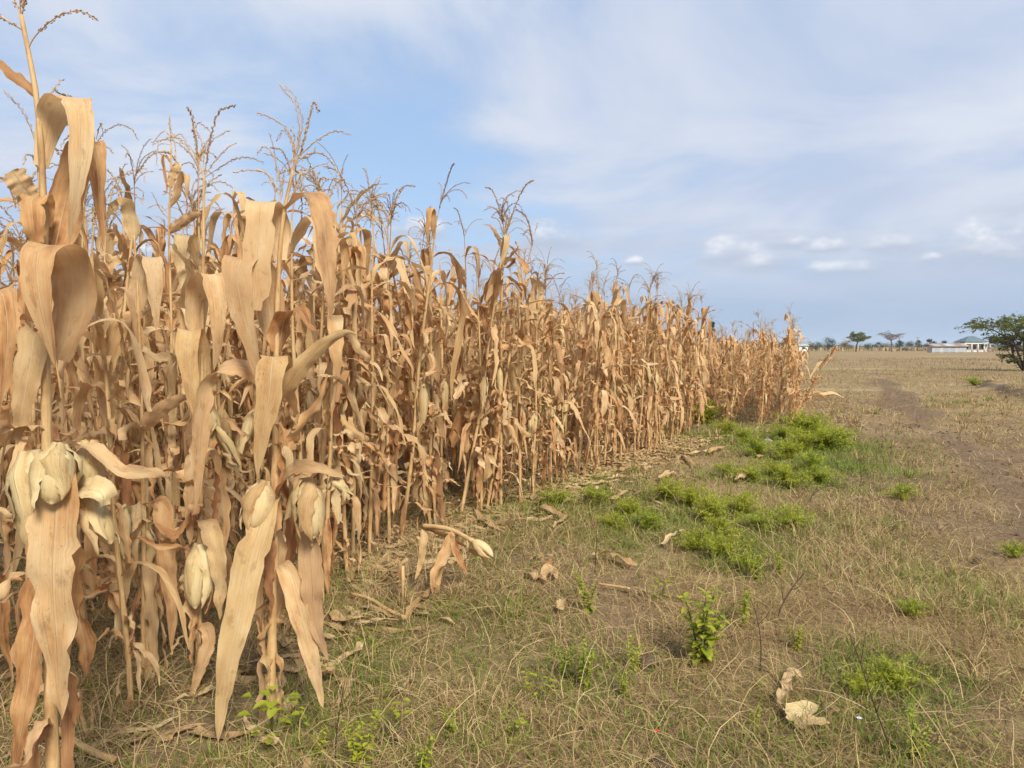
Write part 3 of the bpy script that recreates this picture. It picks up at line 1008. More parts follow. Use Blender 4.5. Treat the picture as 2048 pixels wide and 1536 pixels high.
def hero_ear(parent, base, tip, R, nb=2, seed=1, spread=0.6, mat=None):
    rng = np.random.default_rng(seed)
    b, t = P(*base), P(*tip)
    ax = t - b
    L = np.linalg.norm(ax)
    q = Vector(ax / L).rotation_difference(Vector((0, 0, -1))).inverted()
    o = put('ear', arr_geo(ear_arrays(rng, L, R, 20, 18)).mesh('ear', mat or M_HUSK), parent)
    o.location = Vector(b) - parent.location
    o.rotation_euler = q.to_euler()
    for i in range(nb + 1):
        me = arr_geo(bract_arrays(rng, L, R, 16, 8, flare=spread * rng.uniform(.5, 1.4))).mesh('husk_leaf', M_HUSK if rng.uniform() < .7 else M_LEAF_PALE)
        put('husk_leaf', me, o, rot=(0, 0, -1.57 + (i - (nb - 1) / 2) * 1.5 + rng.uniform(-.3, .3)))
    return o


def hero_tassel(parent, branches, tone=.35, seed=3):
    rng = np.random.default_rng(seed)
    g = Geo()
    loc = np.array(parent.location)
    for i, (pts, fat) in enumerate(branches):
        tassel_branch(g, rng, [P(*p) - loc for p in pts], .0022, .012, fat, np.clip(tone + rng.uniform(-.25, .25), 0, .9), .0055)
    return put('tassel', g.mesh('tassel', M_TASSEL), parent)


def base_at(px, d):
    x = P(px, 900, d)[0]
    return (x, d, hgt(x, d))


PALE, RUST = M_LEAF_PALE, M_LEAF_RUST
NEAR = 'corn plants at the near corner of the field'
# --- tallest plant, cut by the left edge of the picture
A = thing('corn_plant', base_at(112, 2.2), 'tallest corn plant with arched broad leaf, closest to the camera', 'corn plant', NEAR)
hero_stalk(A, [(116, 1770, 2.2), (104, 1480, 2.2), (98, 1150, 2.2), (93, 850, 2.2), (90, 560, 2.2), (84, 330, 2.2), (72, 190, 2.2), (54, 90, 2.2), (42, 30, 2.2)], .0185, .0055)
hero_tassel(A, [([(57, 95, 2.2), (72, 70, 2.19), (110, 36, 2.17), (150, 22, 2.15), (176, 28, 2.15), (191, 40, 2.15)], 1.2), ([(48, 62, 2.2), (25, 48, 2.2), (5, 36, 2.2), (-30, 10, 2.2)], 1.3),
                ([(42, 32, 2.2), (30, 5, 2.2), (15, -40, 2.2)], 1.3), ([(42, 32, 2.2), (40, 0, 2.2), (40, -60, 2.2)], 1.6), ([(42, 32, 2.2), (50, 4, 2.2), (58, -45, 2.2)], 1.3),
                ([(43, 36, 2.2), (47, 10, 2.2), (48, -45, 2.18)], 1.4)], .25)
hero_leaf(A, [(84, 332, 2.20), (92, 285, 2.21), (104, 232, 2.20), (122, 200, 2.15), (146, 196, 2.06), (160, 222, 2.0), (162, 290, 1.98), (158, 350, 1.98), (150, 420, 2.0), (138, 490, 2.03)], .078,
          W=(.75, .65, 0), W2=(1, -.1, 0), curl=(1.6, .5, .2, .1, .3, .5), amp=.003, tint=.48)
hero_leaf(A, [(98, 548, 2.22), (118, 460, 2.25), (136, 380, 2.28), (158, 310, 2.25), (180, 284, 2.17), (193, 325, 2.13), (199, 400, 2.12), (208, 492, 2.12)], .098, W=(1, .2, 0), W2=(.8, .5, 0), curl=(1.2, .5, .3, .2, .8), amp=.003, tint=.93, tipw=2.0)
hero_leaf(A, [(92, 452, 2.2), (88, 412, 2.2), (78, 394, 2.16), (64, 402, 2.12), (66, 446, 2.1), (72, 484, 2.12)], .055, W=(.8, .6, 0), tint=.3, tip=False, curl=(1, .2, .2))
hero_leaf(A, [(74, 415, 2.21), (58, 392, 2.2), (40, 365, 2.17), (22, 342, 2.15)], .062, W=(.6, .3, .7), tip=False, tint=.72)
hero_leaf(A, [(73, 190, 2.2), (52, 168, 2.2), (20, 144, 2.2), (-10, 120, 2.2), (-60, 100, 2.2)], .032, RUST, W=(.2, .5, .8), curl=(1.2, 1.0, .8), tint=.2)
hero_leaf(A, [(118, 720, 2.22), (140, 640, 2.24), (146, 560, 2.24), (132, 508, 2.2), (100, 490, 2.1), (76, 510, 2.02), (76, 580, 2.0), (92, 660, 2.02), (112, 735, 2.05)], .112, W=(.9, .55, 0), W2=(1, 0, 0), curl=(1.5, .8, .2, .1, .3, .9), amp=.003, tint=.10)
hero_leaf(A, [(-40, 640, 2.35), (-20, 590, 2.33), (2, 585, 2.27), (14, 640, 2.22), (12, 720, 2.22), (0, 820, 2.24)], .08, tint=.62, curl=(1, .3, .5))
hero_leaf(A, [(98, 690, 2.2), (84, 668, 2.22), (68, 672, 2.2), (60, 730, 2.16), (46, 810, 2.15), (34, 890, 2.16)], .075, PALE, tint=.2, curl=(1.2, .3, .4), W=(1, .3, 0))
hero_leaf(A, [(100, 960, 2.16), (112, 950, 2.10), (112, 1040, 2.06), (106, 1160, 2.05), (114, 1280, 2.06), (118, 1360, 2.08), (124, 1440, 2.1)], .135, amp=.010, freq=3.5, tint=.50, curl=(1.0, .5, .2, .4, .8))
hero_leaf(A, [(92, 1160, 2.22), (72, 1165, 2.18), (70, 1240, 2.15), (58, 1350, 2.14), (44, 1450, 2.14), (26, 1560, 2.15)], .078, tint=.88, amp=.008, curl=(1, .6, .4))
hero_leaf(A, [(104, 1080, 2.22), (135, 1075, 2.2), (150, 1120, 2.2), (148, 1190, 2.2), (150, 1270, 2.22)], .07, tint=.34, amp=.012, curl=(1, 1.6, .4))
hero_leaf(A, [(112, 1330, 2.2), (135, 1350, 2.2), (150, 1400, 2.2), (152, 1450, 2.2)], .05, RUST, tint=.6, curl=(1, 1.6, 1.4))
hero_ear(A, (62, 900, 2.12), (66, 1080, 2.1), .046, 3, 5, .5)
hero_ear(A, (118, 888, 2.1), (104, 1010, 2.04), .046, 2, 6, .5)
hero_ear(A, (158, 985, 2.16), (214, 1090, 2.12), .034, 2, 7, .35)
hero_leaf(A, [(120, 1010, 2.18), (150, 985, 2.14), (180, 978, 2.1), (204, 990, 2.08), (206, 1012, 2.08)], .075, M_HUSK, W=(.2, .8, .7), tip=False, curl=(1.2, 1.4, 1.0), tint=.3)
hero_ear(A, (182, 880, 2.25), (176, 985, 2.24), .034, 3, 8, .6, PALE)

# --- second tall plant, right at the grass
B = thing('corn_plant', base_at(544, 3.12), 'tall corn plant with flat-topped folded leaf and dark branching tassel at the grass edge', 'corn plant', NEAR)
hero_stalk(B, [(540, 1462, 3.12), (543, 1330, 3.12), (548, 1100, 3.12), (551, 850, 3.12), (554, 640, 3.12), (560, 500, 3.12), (570, 415, 3.12), (586, 341, 3.12)], .018, .006)
D_ = 3.12
hero_tassel(B, [([(580, 370, D_), (588, 320, D_), (598, 265, D_), (594, 220, D_), (580, 195, D_), (558, 170, D_)], 1.0), ([(584, 350, D_), (600, 280, D_), (604, 240, D_), (590, 195, D_), (569, 173, D_)], .9),
                ([(585, 345, D_), (602, 300, D_), (614, 255, D_), (622, 220, D_), (628, 206, D_), (637, 223, D_)], 2.2), ([(586, 345, D_), (588, 295, D_), (570, 255, D_), (545, 238, D_), (514, 225, D_)], 1.1),
                ([(590, 325, D_), (606, 305, D_), (635, 280, D_), (668, 263, D_), (699, 268, D_)], 1.1), ([(590, 330, D_), (612, 310, D_), (640, 306, D_), (660, 320, D_), (679, 350, D_)], 1.1),
                ([(586, 320, D_), (588, 275, D_), (584, 262, D_), (584, 258, D_)], 1.3), ([(588, 310, D_), (580, 275, D_), (565, 262, D_), (555, 280, D_)], 1.0),
                ([(562, 400, D_), (558, 350, D_), (545, 310, D_), (530, 293, D_), (514, 306, D_)], 1.1), ([(562, 410, D_), (550, 370, D_), (530, 345, D_), (500, 340, D_), (470, 345, D_)], 1.1),
                ([(564, 395, D_), (566, 350, D_), (568, 340, D_)], 1.2), ([(575, 400, D_), (592, 375, D_), (602, 345, D_), (604, 400, D_), (603, 440, D_)], 1.1),
                ([(590, 318, D_), (618, 312, D_), (632, 298, D_)], 1.1)], .28, 7)
hero_leaf(B, [(562, 520, 3.12), (556, 470, 3.14), (545, 425, 3.12), (530, 405, 3.05), (522, 412, 2.98), (520, 450, 2.97), (514, 530, 2.97), (508, 620, 2.99)], .104, W=(1, .25, 0), W2=(1, .1, 0), curl=(1.4, .4, .1, .1, .1, .3), amp=.002, tint=.46, tip=False)
hero_leaf(B, [(572, 420, 3.12), (592, 402, 3.10), (615, 390, 3.06), (634, 398, 3.0), (646, 440, 2.98), (654, 500, 2.98), (660, 570, 2.99), (662, 640, 3.0)], .092, W=(.35, .9, .3), W2=(1, -.1, 0), curl=(1.6, .6, .2, .2, .4), amp=.003, tint=.55)
hero_leaf(B, [(548, 690, 3.12), (540, 620, 3.14), (528, 560, 3.12), (506, 524, 3.05), (482, 520, 2.96), (474, 560, 2.93), (486, 630, 2.94), (504, 700, 2.96), (516, 770, 2.98)], .125, W=(.95, .4, 0), W2=(.9, .1, 0), curl=(1.8, .7, .2, .1, .5, 1.2), amp=.004, tint=.30)
hero_leaf(B, [(556, 705, 3.12), (566, 650, 3.12), (580, 622, 3.08), (600, 622, 3.04), (618, 650, 3.04), (632, 662, 3.06)], .11, W=(.5, .7, -.4), W2=(.2, .7, .7), curl=(1.4, .8, .6), tint=.58)
hero_leaf(B, [(556, 800, 3.12), (585, 760, 3.08), (620, 715, 3.05), (660, 680, 3.02), (694, 664, 3.0), (714, 670, 3.0)], .075, PALE, W=(.3, .5, -.7), W2=(.1, .3, -1), curl=(1.2, 1.0, 1.6, 2.0), tint=.34)
hero_leaf(B, [(552, 790, 3.12), (556, 740, 3.1), (552, 716, 3.03), (544, 722, 2.96), (538, 790, 2.94), (524, 870, 2.95), (514, 950, 2.97)], .112, PALE, W=(1, .1, 0), curl=(1.3, .3, .2, .4, .8), amp=.003, tint=.62)
hero_leaf(B, [(548, 800, 3.14), (520, 752, 3.12), (480, 734, 3.06), (440, 738, 3.02), (412, 772, 3.0), (402, 850, 3.0), (398, 930, 3.02), (392, 1015, 3.04)], .085, W=(0, .75, .6), W2=(.95, .25, 0), curl=(1.2, .5, .3, .3, .6), amp=.004, tint=.24)
hero_leaf(B, [(552, 1000, 3.1), (538, 1010, 3.0), (516, 1070, 2.95), (494, 1150, 2.92), (474, 1240, 2.9), (452, 1350, 2.9), (436, 1484, 2.92)], .118, PALE, amp=.011, freq=2.5, curl=(1.6, .8, .3, .2, .4, .8), tint=.86, W=(.95, .2, .3))
hero_leaf(B, [(610, 1060, 3.05), (618, 1085, 3.02), (624, 1150, 3.0), (628, 1220, 3.0), (638, 1270, 3.0), (656, 1320, 3.0)], .088, RUST, amp=.006, curl=(.8, .4, .3, .8), tint=.45)
hero_leaf(B, [(560, 1130, 3.1), (578, 1150, 3.04), (600, 1225, 3.0), (622, 1310, 3.0), (646, 1415, 3.0)], .085, W=(1, .2, .3), amp=.008, curl=(1.2, .4, .5), tint=.70)
hero_leaf(B, [(540, 1120, 3.12), (520, 1140, 3.14), (516, 1200, 3.16), (530, 1290, 3.15)], .06, tint=.4, curl=(1, 1.5, 1.2))
hero_leaf(B, [(546, 1040, 3.15), (556, 1080, 3.18), (560, 1180, 3.18), (552, 1270, 3.18)], .07, tint=.15, curl=(1, 1.5, 1.2), amp=.01)
hero_leaf(B, [(556, 985, 3.1), (580, 950, 3.02), (620, 938, 2.94), (655, 946, 2.92), (690, 952, 2.93)], .095, W=(.1, .8, .75), curl=(1.2, 1.8, 1.6), tint=.66)
hero_ear(B, (612, 955, 2.98), (622, 1078, 2.95), .050, 3, 15, .35)
hero_ear(B, (668, 955, 2.95), (698, 1000, 2.95), .017, 1, 16, .2)
hero_ear(B, (528, 960, 3.02), (500, 1058, 2.98), .046, 3, 17, .4)
hero_leaf(B, [(556, 960, 3.13), (575, 900, 3.12), (600, 860, 3.1), (640, 800, 3.1), (655, 750, 3.1)], .06, tint=.35, W=(.7, .4, .5), amp=.012, curl=(1.2, 1.6, 1.5))

# --- slim plant between the two
Cc = thing('corn_plant', base_at(398, 3.45), 'slim corn plant with two hanging folded leaves and round pale ear near ground', 'corn plant', NEAR)
hero_stalk(Cc, [(396, 1400, 3.45), (398, 1200, 3.45), (402, 900, 3.45), (405, 650, 3.45), (407, 450, 3.45), (408, 350, 3.45)], .0125, .005)
hero_tassel(Cc, [([(408, 360, 3.45), (415, 310, 3.45), (425, 260, 3.45), (440, 222, 3.45), (470, 212, 3.45)], 2.0), ([(408, 350, 3.45), (405, 290, 3.45), (392, 260, 3.45), (398, 246, 3.45), (420, 262, 3.45)], 1.0),
                 ([(410, 350, 3.45), (428, 325, 3.45), (450, 300, 3.45), (470, 287, 3.45)], 1.1), ([(410, 355, 3.45), (440, 335, 3.45), (470, 318, 3.45), (500, 316, 3.45), (525, 325, 3.45)], 1.1),
                 ([(407, 350, 3.45), (390, 320, 3.45), (370, 290, 3.45), (345, 268, 3.45), (338, 235, 3.45)], 1.0), ([(407, 345, 3.45), (385, 300, 3.45), (355, 275, 3.45), (325, 280, 3.45), (306, 290, 3.45)], .9)], .45, 9)
hero_leaf(Cc, [(400, 690, 3.45), (394, 640, 3.45), (396, 590, 3.42), (408, 556, 3.35), (424, 552, 3.3), (434, 600, 3.28), (436, 670, 3.28), (428, 740, 3.3)], .10, W=(.8, .6, 0), W2=(1, .3, 0), curl=(1.3, .5, .2, .3, .6), tint=.58)
hero_leaf(Cc, [(403, 790, 3.45), (396, 720, 3.44), (388, 672, 3.4), (378, 662, 3.34), (374, 700, 3.3), (382, 770, 3.3), (394, 850, 3.32)], .105, PALE, W=(.95, .3, 0), curl=(1.3, .5, .1, .2, .6), tint=.5)
hero_leaf(Cc, [(400, 1040, 3.42), (418, 1050, 3.36), (430, 1090, 3.32), (440, 1150, 3.32), (440, 1240, 3.34)], .085, PALE, amp=.01, curl=(1.2, .6, .8), tint=.12)
hero_leaf(Cc, [(398, 1250, 3.45), (420, 1270, 3.4), (400, 1340, 3.38), (378, 1400, 3.38)], .06, tint=.62, W=(.8, .2, .5), curl=(1, .8))
hero_leaf(Cc, [(402, 880, 3.46), (392, 900, 3.46), (384, 1000, 3.46), (380, 1090, 3.46)], .075, tint=.05, curl=(1, 1.4, .8))
hero_leaf(Cc, [(402, 985, 3.46), (380, 1020, 3.44), (352, 1068, 3.42), (330, 1060, 3.42), (310, 1045, 3.42)], .06, tint=.84, W=(.2, .4, .8), curl=(1, .8, 1.4))
hero_ear(Cc, (402, 1085, 3.38), (400, 1215, 3.36), .047, 2, 25, .12)
hero_ear(Cc, (290, 1050, 3.6), (296, 1150, 3.6), .034, 2, 26, .4)

# --- lance-leaved thin plant whose top stands clear against the sky
Dd = thing('corn_plant', base_at(341, 4.1), 'thin corn plant with three small leaves on a bare top against the sky', 'corn plant', NEAR)
hero_stalk(Dd, [(352, 1250, 4.1), (346, 900, 4.1), (342, 620, 4.1), (338, 470, 4.1), (341, 370, 4.1), (343, 290, 4.1)], .011, .004)
hero_leaf(Dd, [(337, 466, 4.1), (360, 448, 4.08), (385, 432, 4.05), (404, 428, 4.03)], .05, W=(.3, .5, -.8), curl=(1.5, .8, .8), tint=.4, tipw=6)
hero_leaf(Dd, [(339, 415, 4.1), (352, 395, 4.1), (360, 365, 4.08), (368, 347, 4.06), (374, 360, 4.04), (372, 400, 4.04)], .042, W=(.7, .7, 0), tint=.3, curl=(1.4, .8, .6))
hero_leaf(Dd, [(340, 375, 4.1), (346, 350, 4.1), (354, 335, 4.1), (352, 325, 4.1)], .04, tint=.9, W=(.8, .4, .4), tip=False)
hero_leaf(Dd, [(341, 325, 4.1), (332, 312, 4.1), (326, 320, 4.1), (334, 380, 4.1), (324, 390, 4.1)], .016, tint=.5)
hero_tassel(Dd, [([(343, 300, 4.1), (341, 265, 4.1), (338, 235, 4.1)], .8), ([(343, 280, 4.1), (330, 262, 4.1), (310, 280, 4.1)], .7), ([(343, 280, 4.1), (360, 268, 4.1), (372, 282, 4.1)], .7),
                 ([(343, 290, 4.1), (318, 290, 4.1), (312, 330, 4.1)], .7), ([(338, 430, 4.1), (320, 410, 4.1), (296, 415, 4.1)], .8), ([(338, 440, 4.1), (322, 420, 4.1), (305, 386, 4.1)], .8), ([(343, 270, 4.1), (350, 290, 4.1), (352, 322, 4.1)], .8)], .6, 12)
Ee = thing('corn_plant', base_at(290, 3.55), 'corn plant with one twisted pale leaf and a husk-wrapped ear between tall and slim plant', 'corn plant', NEAR)
hero_stalk(Ee, [(286, 1395, 3.55), (288, 1150, 3.55), (284, 850, 3.55), (276, 600, 3.55), (268, 470, 3.55)], .012, .005)
hero_leaf(Ee, [(284, 1040, 3.5), (268, 1010, 3.46), (262, 1050, 3.42), (256, 1120, 3.4), (244, 1180, 3.4), (232, 1280, 3.4)], .085, PALE, W=(.9, .3, .2), amp=.012, curl=(1.2, .8, .5, 1.2), tint=.3)
hero_leaf(Ee, [(286, 1010, 3.56), (322, 1010, 3.52), (332, 1070, 3.5), (338, 1160, 3.5), (345, 1230, 3.5), (342, 1300, 3.5)], .085, amp=.01, W=(.95, .2, .1), curl=(1.2, .6, .8), tint=.55)
hero_leaf(Ee, [(288, 1130, 3.56), (300, 1150, 3.5), (306, 1230, 3.48), (310, 1300, 3.5), (306, 1370, 3.5)], .06, M_LITTER, amp=.01, curl=(1.2, 1.4, 1.0), tint=.55)
hero_leaf(Ee, [(284, 860, 3.55), (310, 830, 3.5), (345, 805, 3.45), (385, 790, 3.4)], .07, W=(.1, .5, -.8), curl=(1.2, .8, .9), tint=.1)
hero_leaf(Ee, [(278, 700, 3.55), (262, 650, 3.55), (250, 640, 3.5), (232, 670, 3.46), (214, 740, 3.45), (200, 800, 3.45)], .09, PALE, W=(.8, .4, .3), curl=(1.2, .4, .6), tint=.8)
hero_leaf(Ee, [(276, 620, 3.55), (284, 560, 3.55), (292, 520, 3.52), (304, 520, 3.48), (310, 570, 3.46), (312, 660, 3.47)], .09, W=(.9, .4, 0), curl=(1.2, .4, .3), tint=.34)
hero_leaf(Ee, [(268, 480, 3.55), (262, 430, 3.55), (248, 408, 3.5), (226, 412, 3.46), (214, 440, 3.45)], .075, PALE, W=(.5, .7, .3), curl=(1.2, .4, .4), tint=.2)
hero_leaf(Ee, [(286, 960, 3.56), (250, 940, 3.52), (215, 932, 3.5), (190, 945, 3.5)], .05, W=(.1, .6, .7), curl=(1.2, 1.2, 1.0), tint=.66)
hrs = np.random.default_rng(66)
for hp, stalk_px, dd_, top in ((A, [(116, 1770), (104, 1480), (98, 1150), (93, 850)], 2.2, 840), (B, [(540, 1462), (543, 1330), (548, 1100), (551, 850)], 3.12, 830), (Cc, [(396, 1400), (398, 1200), (402, 900)], 3.45, 900),
                               (Ee, [(286, 1395), (288, 1150), (284, 850)], 3.55, 860), (Dd, [(352, 1250), (346, 900), (342, 620)], 4.1, 600)):
    sp = catmull([P(a, b, dd_) for a, b in stalk_px], 12)
    for q in range(12):
        c0 = sp[min(11, int(12 * (.12 + .88 * q / 12)))]
        kd = hrs.choice(['low', 'crumple', 'crumple', 'low'])
        lib = ME_LEAF[kd]
        put('leaf', lib[hrs.integers(len(lib))], hp, c0 - np.array(hp.location), (0, 0, hrs.uniform(0, 6.28)), min(hrs.uniform(.6, 1.0), max(.3, (c0[2] + .1) / .7)))
HEROES = [(Ee.location.x, 3.55), (A.location.x, 2.2), (B.location.x, 3.12), (Cc.location.x, 3.45), (Dd.location.x, 4.1)]

# ------------------------------------------------------------------ corn: the rest of the field
# plants whose tops stand out on the skyline: pixel of the tassel tip, depth, lean
SKYLINE = [(232, 300, 3.75, 0.0), (38, 330, 3.3, 0.0), (455, 330, 4.6, .02), (640, 348, 5.2, .03), (735, 345, 5.6, 0), (785, 375, 5.9, .03), (885, 352, 6.4, .06), (985, 400, 6.9, .16), (1040, 455, 7.5, 0.0),
           (1075, 515, 8.1, .02), (1195, 520, 9.5, .02), (1228, 500, 10.0, .06), (1318, 528, 10.8, .05), (1352, 532, 11.4, .05), (1388, 545, 12.0, .06), (1425, 572, 12.5, .12),
           (1488, 634, 15.4, .2), (1590, 616, 15.5, .22), (1665, 646, 15.6, .5), (690, 352, 5.3, -.02), (1140, 530, 8.9, 0.04), (1010, 420, 7.2, .1)]
plants = []     # x, y, row, height factor, lean
for px, py, d, lean in SKYLINE:
    H = P(px, py, d)[2]
    x = P(px, py, d)[0] - lean * 1.7
    x = min(x, edge_x(d) + .05)
    plants.append((x, d, 0, (H - .47) / STALK_H * math.sqrt(1 + lean * lean), lean))
prs = np.random.default_rng(5)
taken = [(p[0], p[1]) for p in plants] + HEROES
for k in range(0, 70):
    y = 1.9 + prs.uniform(0, .3)
    while y < 26.3:
        y += prs.uniform(.19, .30) * (1.0 if y < 12 else 1.35)
        if y > 26:
            break
        x = edge_x(y) - .06 - .64 * k + prs.normal(0, .06)
        pxl = 1024 + FPX * x / y
        if pxl < -130 or (k > 8 and y > 17 and prs.uniform() < .45) or prs.uniform() < .05:
            continue
        if y < 3.9 and x > -1.55 - .0 * y:      # keep the near corner as open as it is
            continue
        if y < 2.75:
            continue
        if any(abs(x - a) < .13 and abs(y - b) < .13 for a, b in taken):
            continue
        hf = np.clip(prs.normal(1.01, .11), .75, 1.25)
        if y > 15.2 and x > .19 * y:
            hf *= .80
        if y < 4.3:
            hf *= .96 if y > 3.7 else .84
        elif y < 13:
            hf *= float(np.interp(y, [4.3, 5.5, 7.8, 9.2, 13], [.98, 1.10, 1.08, .92, .90]))
        taken.append((x, y))
        plants.append((x, y, k, hf, prs.normal(0, .035)))
score = [math.hypot(p[0], p[1]) * (1 + .22 * p[2]) - (6 if i < len(SKYLINE) else 0) for i, p in enumerate(plants)]
order = sorted(range(len(plants)), key=lambda i: score[i])

DETAILED, SINGLE = 120, 296
ROWS_G = 'corn plants standing in the rows of the field'
sky_labels = ['corn plant with a bushy dark tassel behind the tallest plant', 'corn plant with wiry tassel beside the tallest stalk', 'corn plant with a wiry brown tassel behind the slim plant',
              'corn plant whose drooping tassel rises just behind the flat-topped leaf', 'pale-tasselled corn plant standing halfway along the tall skyline', 'corn plant with feathery upright tassel on the skyline before the gap of cloud',
              'corn plant with a big fanned tassel before the small white cloud', 'corn plant leaning towards the track with a wide drooping tassel', 'corn plant with pale stalk and small mop-like tassel behind the leaning one',
              'corn plant at the dip of the skyline under the white cloud', 'corn plant with thin tassel past the dip in the skyline', 'corn plant with long curved tassel spike over the middle rows',
              'corn plant with fanned tassel close to the end of the tall block', 'corn plant with thin upright tassel close to the end of the tall block', 'corn plant with small fan tassel near the green bush',
              'leaning corn plant that ends the tall block of the field', 'corn plant with wind-combed tassel in the low far block', 'corn plant with tall tassel leaning at the far corner of the field',
              'corn plant bent far over the grass at the far corner', 'corn plant with brown tassel right behind the drooping right-hand leaf', 'corn plant with a lacy tassel between the dip and the tall block', 'corn plant with lacy tassel behind the leaning one']
ORD = ('first second third fourth fifth sixth seventh eighth ninth tenth eleventh twelfth thirteenth fourteenth fifteenth sixteenth seventeenth eighteenth nineteenth twentieth '
       'twenty-first twenty-second twenty-third twenty-fourth twenty-fifth twenty-sixth twenty-seventh twenty-eighth twenty-ninth thirtieth').split()
nth = {i: q for q, i in enumerate(sorted([i for i in order[:SINGLE] if i >= len(SKYLINE) and plants[i][2] == 0 and plants[i][1] < 15], key=lambda i: plants[i][1]))}
templ_f = []
for j in range(12):      # joined foliage for plants too far off to pick their leaves apart
    g = Geo()
    st = STALKS[j]
    joined_foliage(RNG, st, LIB, None, g, np.eye(4))
    templ_f.append(g.mesh('foliage', M_LEAF))
stuff = {'leaf': Geo(), 'stalk': Geo(), 'husk': Geo(), 'tassel': Geo()}
edge_count = 0
for rnk, i in enumerate(order):
    x, y, k, hf, lean = plants[i]
    z = hgt(x, y)
    rng = np.random.default_rng(1000 + i)
    rz = rng.uniform(0, 6.28)
    tilt = (rng.normal(0, .05), math.atan(lean) + rng.normal(0, .03))
    if rnk < SINGLE:
        if i < len(SKYLINE):
            lab, grp = sky_labels[i], 'corn plants that stand out on the skyline'
        elif k == 0 and y < 15 and nth.get(i, 99) < 30:
            lab, grp = ORD[nth[i]] + ' outermost-row corn plant counted along the grass from the foreground', 'corn plants along the grassy edge of the field'
        else:
            lab, grp = 'dry tan corn plant in the crowded rows behind the field edge', ROWS_G
        t = thing('corn_plant', (x, y, z), lab, 'corn plant', grp)
        t.rotation_euler = (tilt[0], tilt[1], rz if abs(lean) < .08 else 0)
        t.scale = (hf, hf, hf)
        si = rng.integers(len(STALKS)) if rnk < DETAILED else rng.integers(12)
        st = STALKS[si]
        put('stalk', ME_STALK[si], t)
        if rnk < DETAILED:
            for kind, p, az, s in leaf_plan(rng, st[1], st[2], .97):
                lib = ME_LEAF[kind]
                put('leaf', lib[rng.integers(len(lib))], t, p, (0, 0, az), s)
        else:
            f = put('foliage', templ_f[si], t)
            f['kind'] = 'stuff'
        for e in range(rng.choice([0, 1, 1, 2])):
            ez = rng.uniform(.75, 1.15)
            a = rng.uniform(0, 6.28)
            p = (math.cos(a) * .05 + np.interp(ez, st[1][:, 2], st[1][:, 0]), math.sin(a) * .05 + np.interp(ez, st[1][:, 2], st[1][:, 1]), ez)
            o = put('ear', ME_EAR[rng.integers(len(ME_EAR))], t, p, (0, rng.uniform(-.5, .15), a), rng.uniform(.85, 1.15))
            if rnk < 170:
                for b in range(2):
                    put('husk_leaf', ME_BRACT[rng.integers(len(ME_BRACT))], o, rot=(0, 0, rng.uniform(0, 6.28)))
        if rng.uniform() < .74 or i < len(SKYLINE):
            lib = ME_TASSEL if y < 9 else ME_TASSEL_MD
            put('tassel', lib[rng.integers(len(lib))], t, st[3], (rng.normal(0, .1), rng.normal(0, .1) + lean, rng.uniform(0, 6.28) if abs(lean) < .1 else 0), rng.uniform(.8, 1.15) * (1.2 if i < len(SKYLINE) else 1.08))
    else:
        m = Matrix.Translation((x, y, z)) @ Matrix.Rotation(tilt[0], 4, 'X') @ Matrix.Rotation(tilt[1], 4, 'Y') @ Matrix.Rotation(rz, 4, 'Z') @ Matrix.Scale(hf, 4)
        Mx = np.array(m)
        st = STALKS_LO[rng.integers(len(STALKS_LO))]
        stuff['stalk'].merge(st[0], Mx, rng.uniform())
        joined_foliage(rng, st, LIB_LO, None, stuff['leaf'], Mx)
        if rng.uniform() < .7:
            stuff['husk'].merge(EARS_LO[rng.integers(4)], Mx @ xform((rng.uniform(-.05, .05), rng.uniform(-.05, .05), rng.uniform(.8, 1.1)), rng.uniform(0, 6)), rng.uniform())
        if rng.uniform() < .7:
            lib = TASSELS_LO
            stuff['tassel'].merge(lib[rng.integers(len(lib))], Mx @ xform(st[3], rng.uniform(0, 6.28), rng.uniform(.8, 1.15)))
corn = put('standing_corn', stuff['leaf'].mesh('standing_corn', M_LEAF))
tag(corn, 'dense mass of dry tan corn filling the depth of the field', 'corn', kind='stuff')
for nm, key, mt in (('stalks', 'stalk', M_STALK), ('husks', 'husk', M_HUSK), ('tassels', 'tassel', M_TASSEL)):
    o = put(nm, stuff[key].mesh(nm, mt), corn)
    o['kind'] = 'stuff'
print('plants', len(plants), 'stuff tris approx', sum(sum(len(a) * (2 if a.shape[1] == 4 else 1) for a in gg.f) for gg in stuff.values()))

# ------------------------------------------------------------------ ground cover: straw, grass, low weeds
def scatter(rng, n, ymin, ymax, dens=None):
    """points on the open ground and under the outer rows, even per square metre inside the view"""
    y = np.sqrt(rng.uniform(ymin ** 2, ymax ** 2, n))
    x = rng.uniform(-.74, .74, n) * y + rng.uniform(-.3, .3, n)
    return x, y


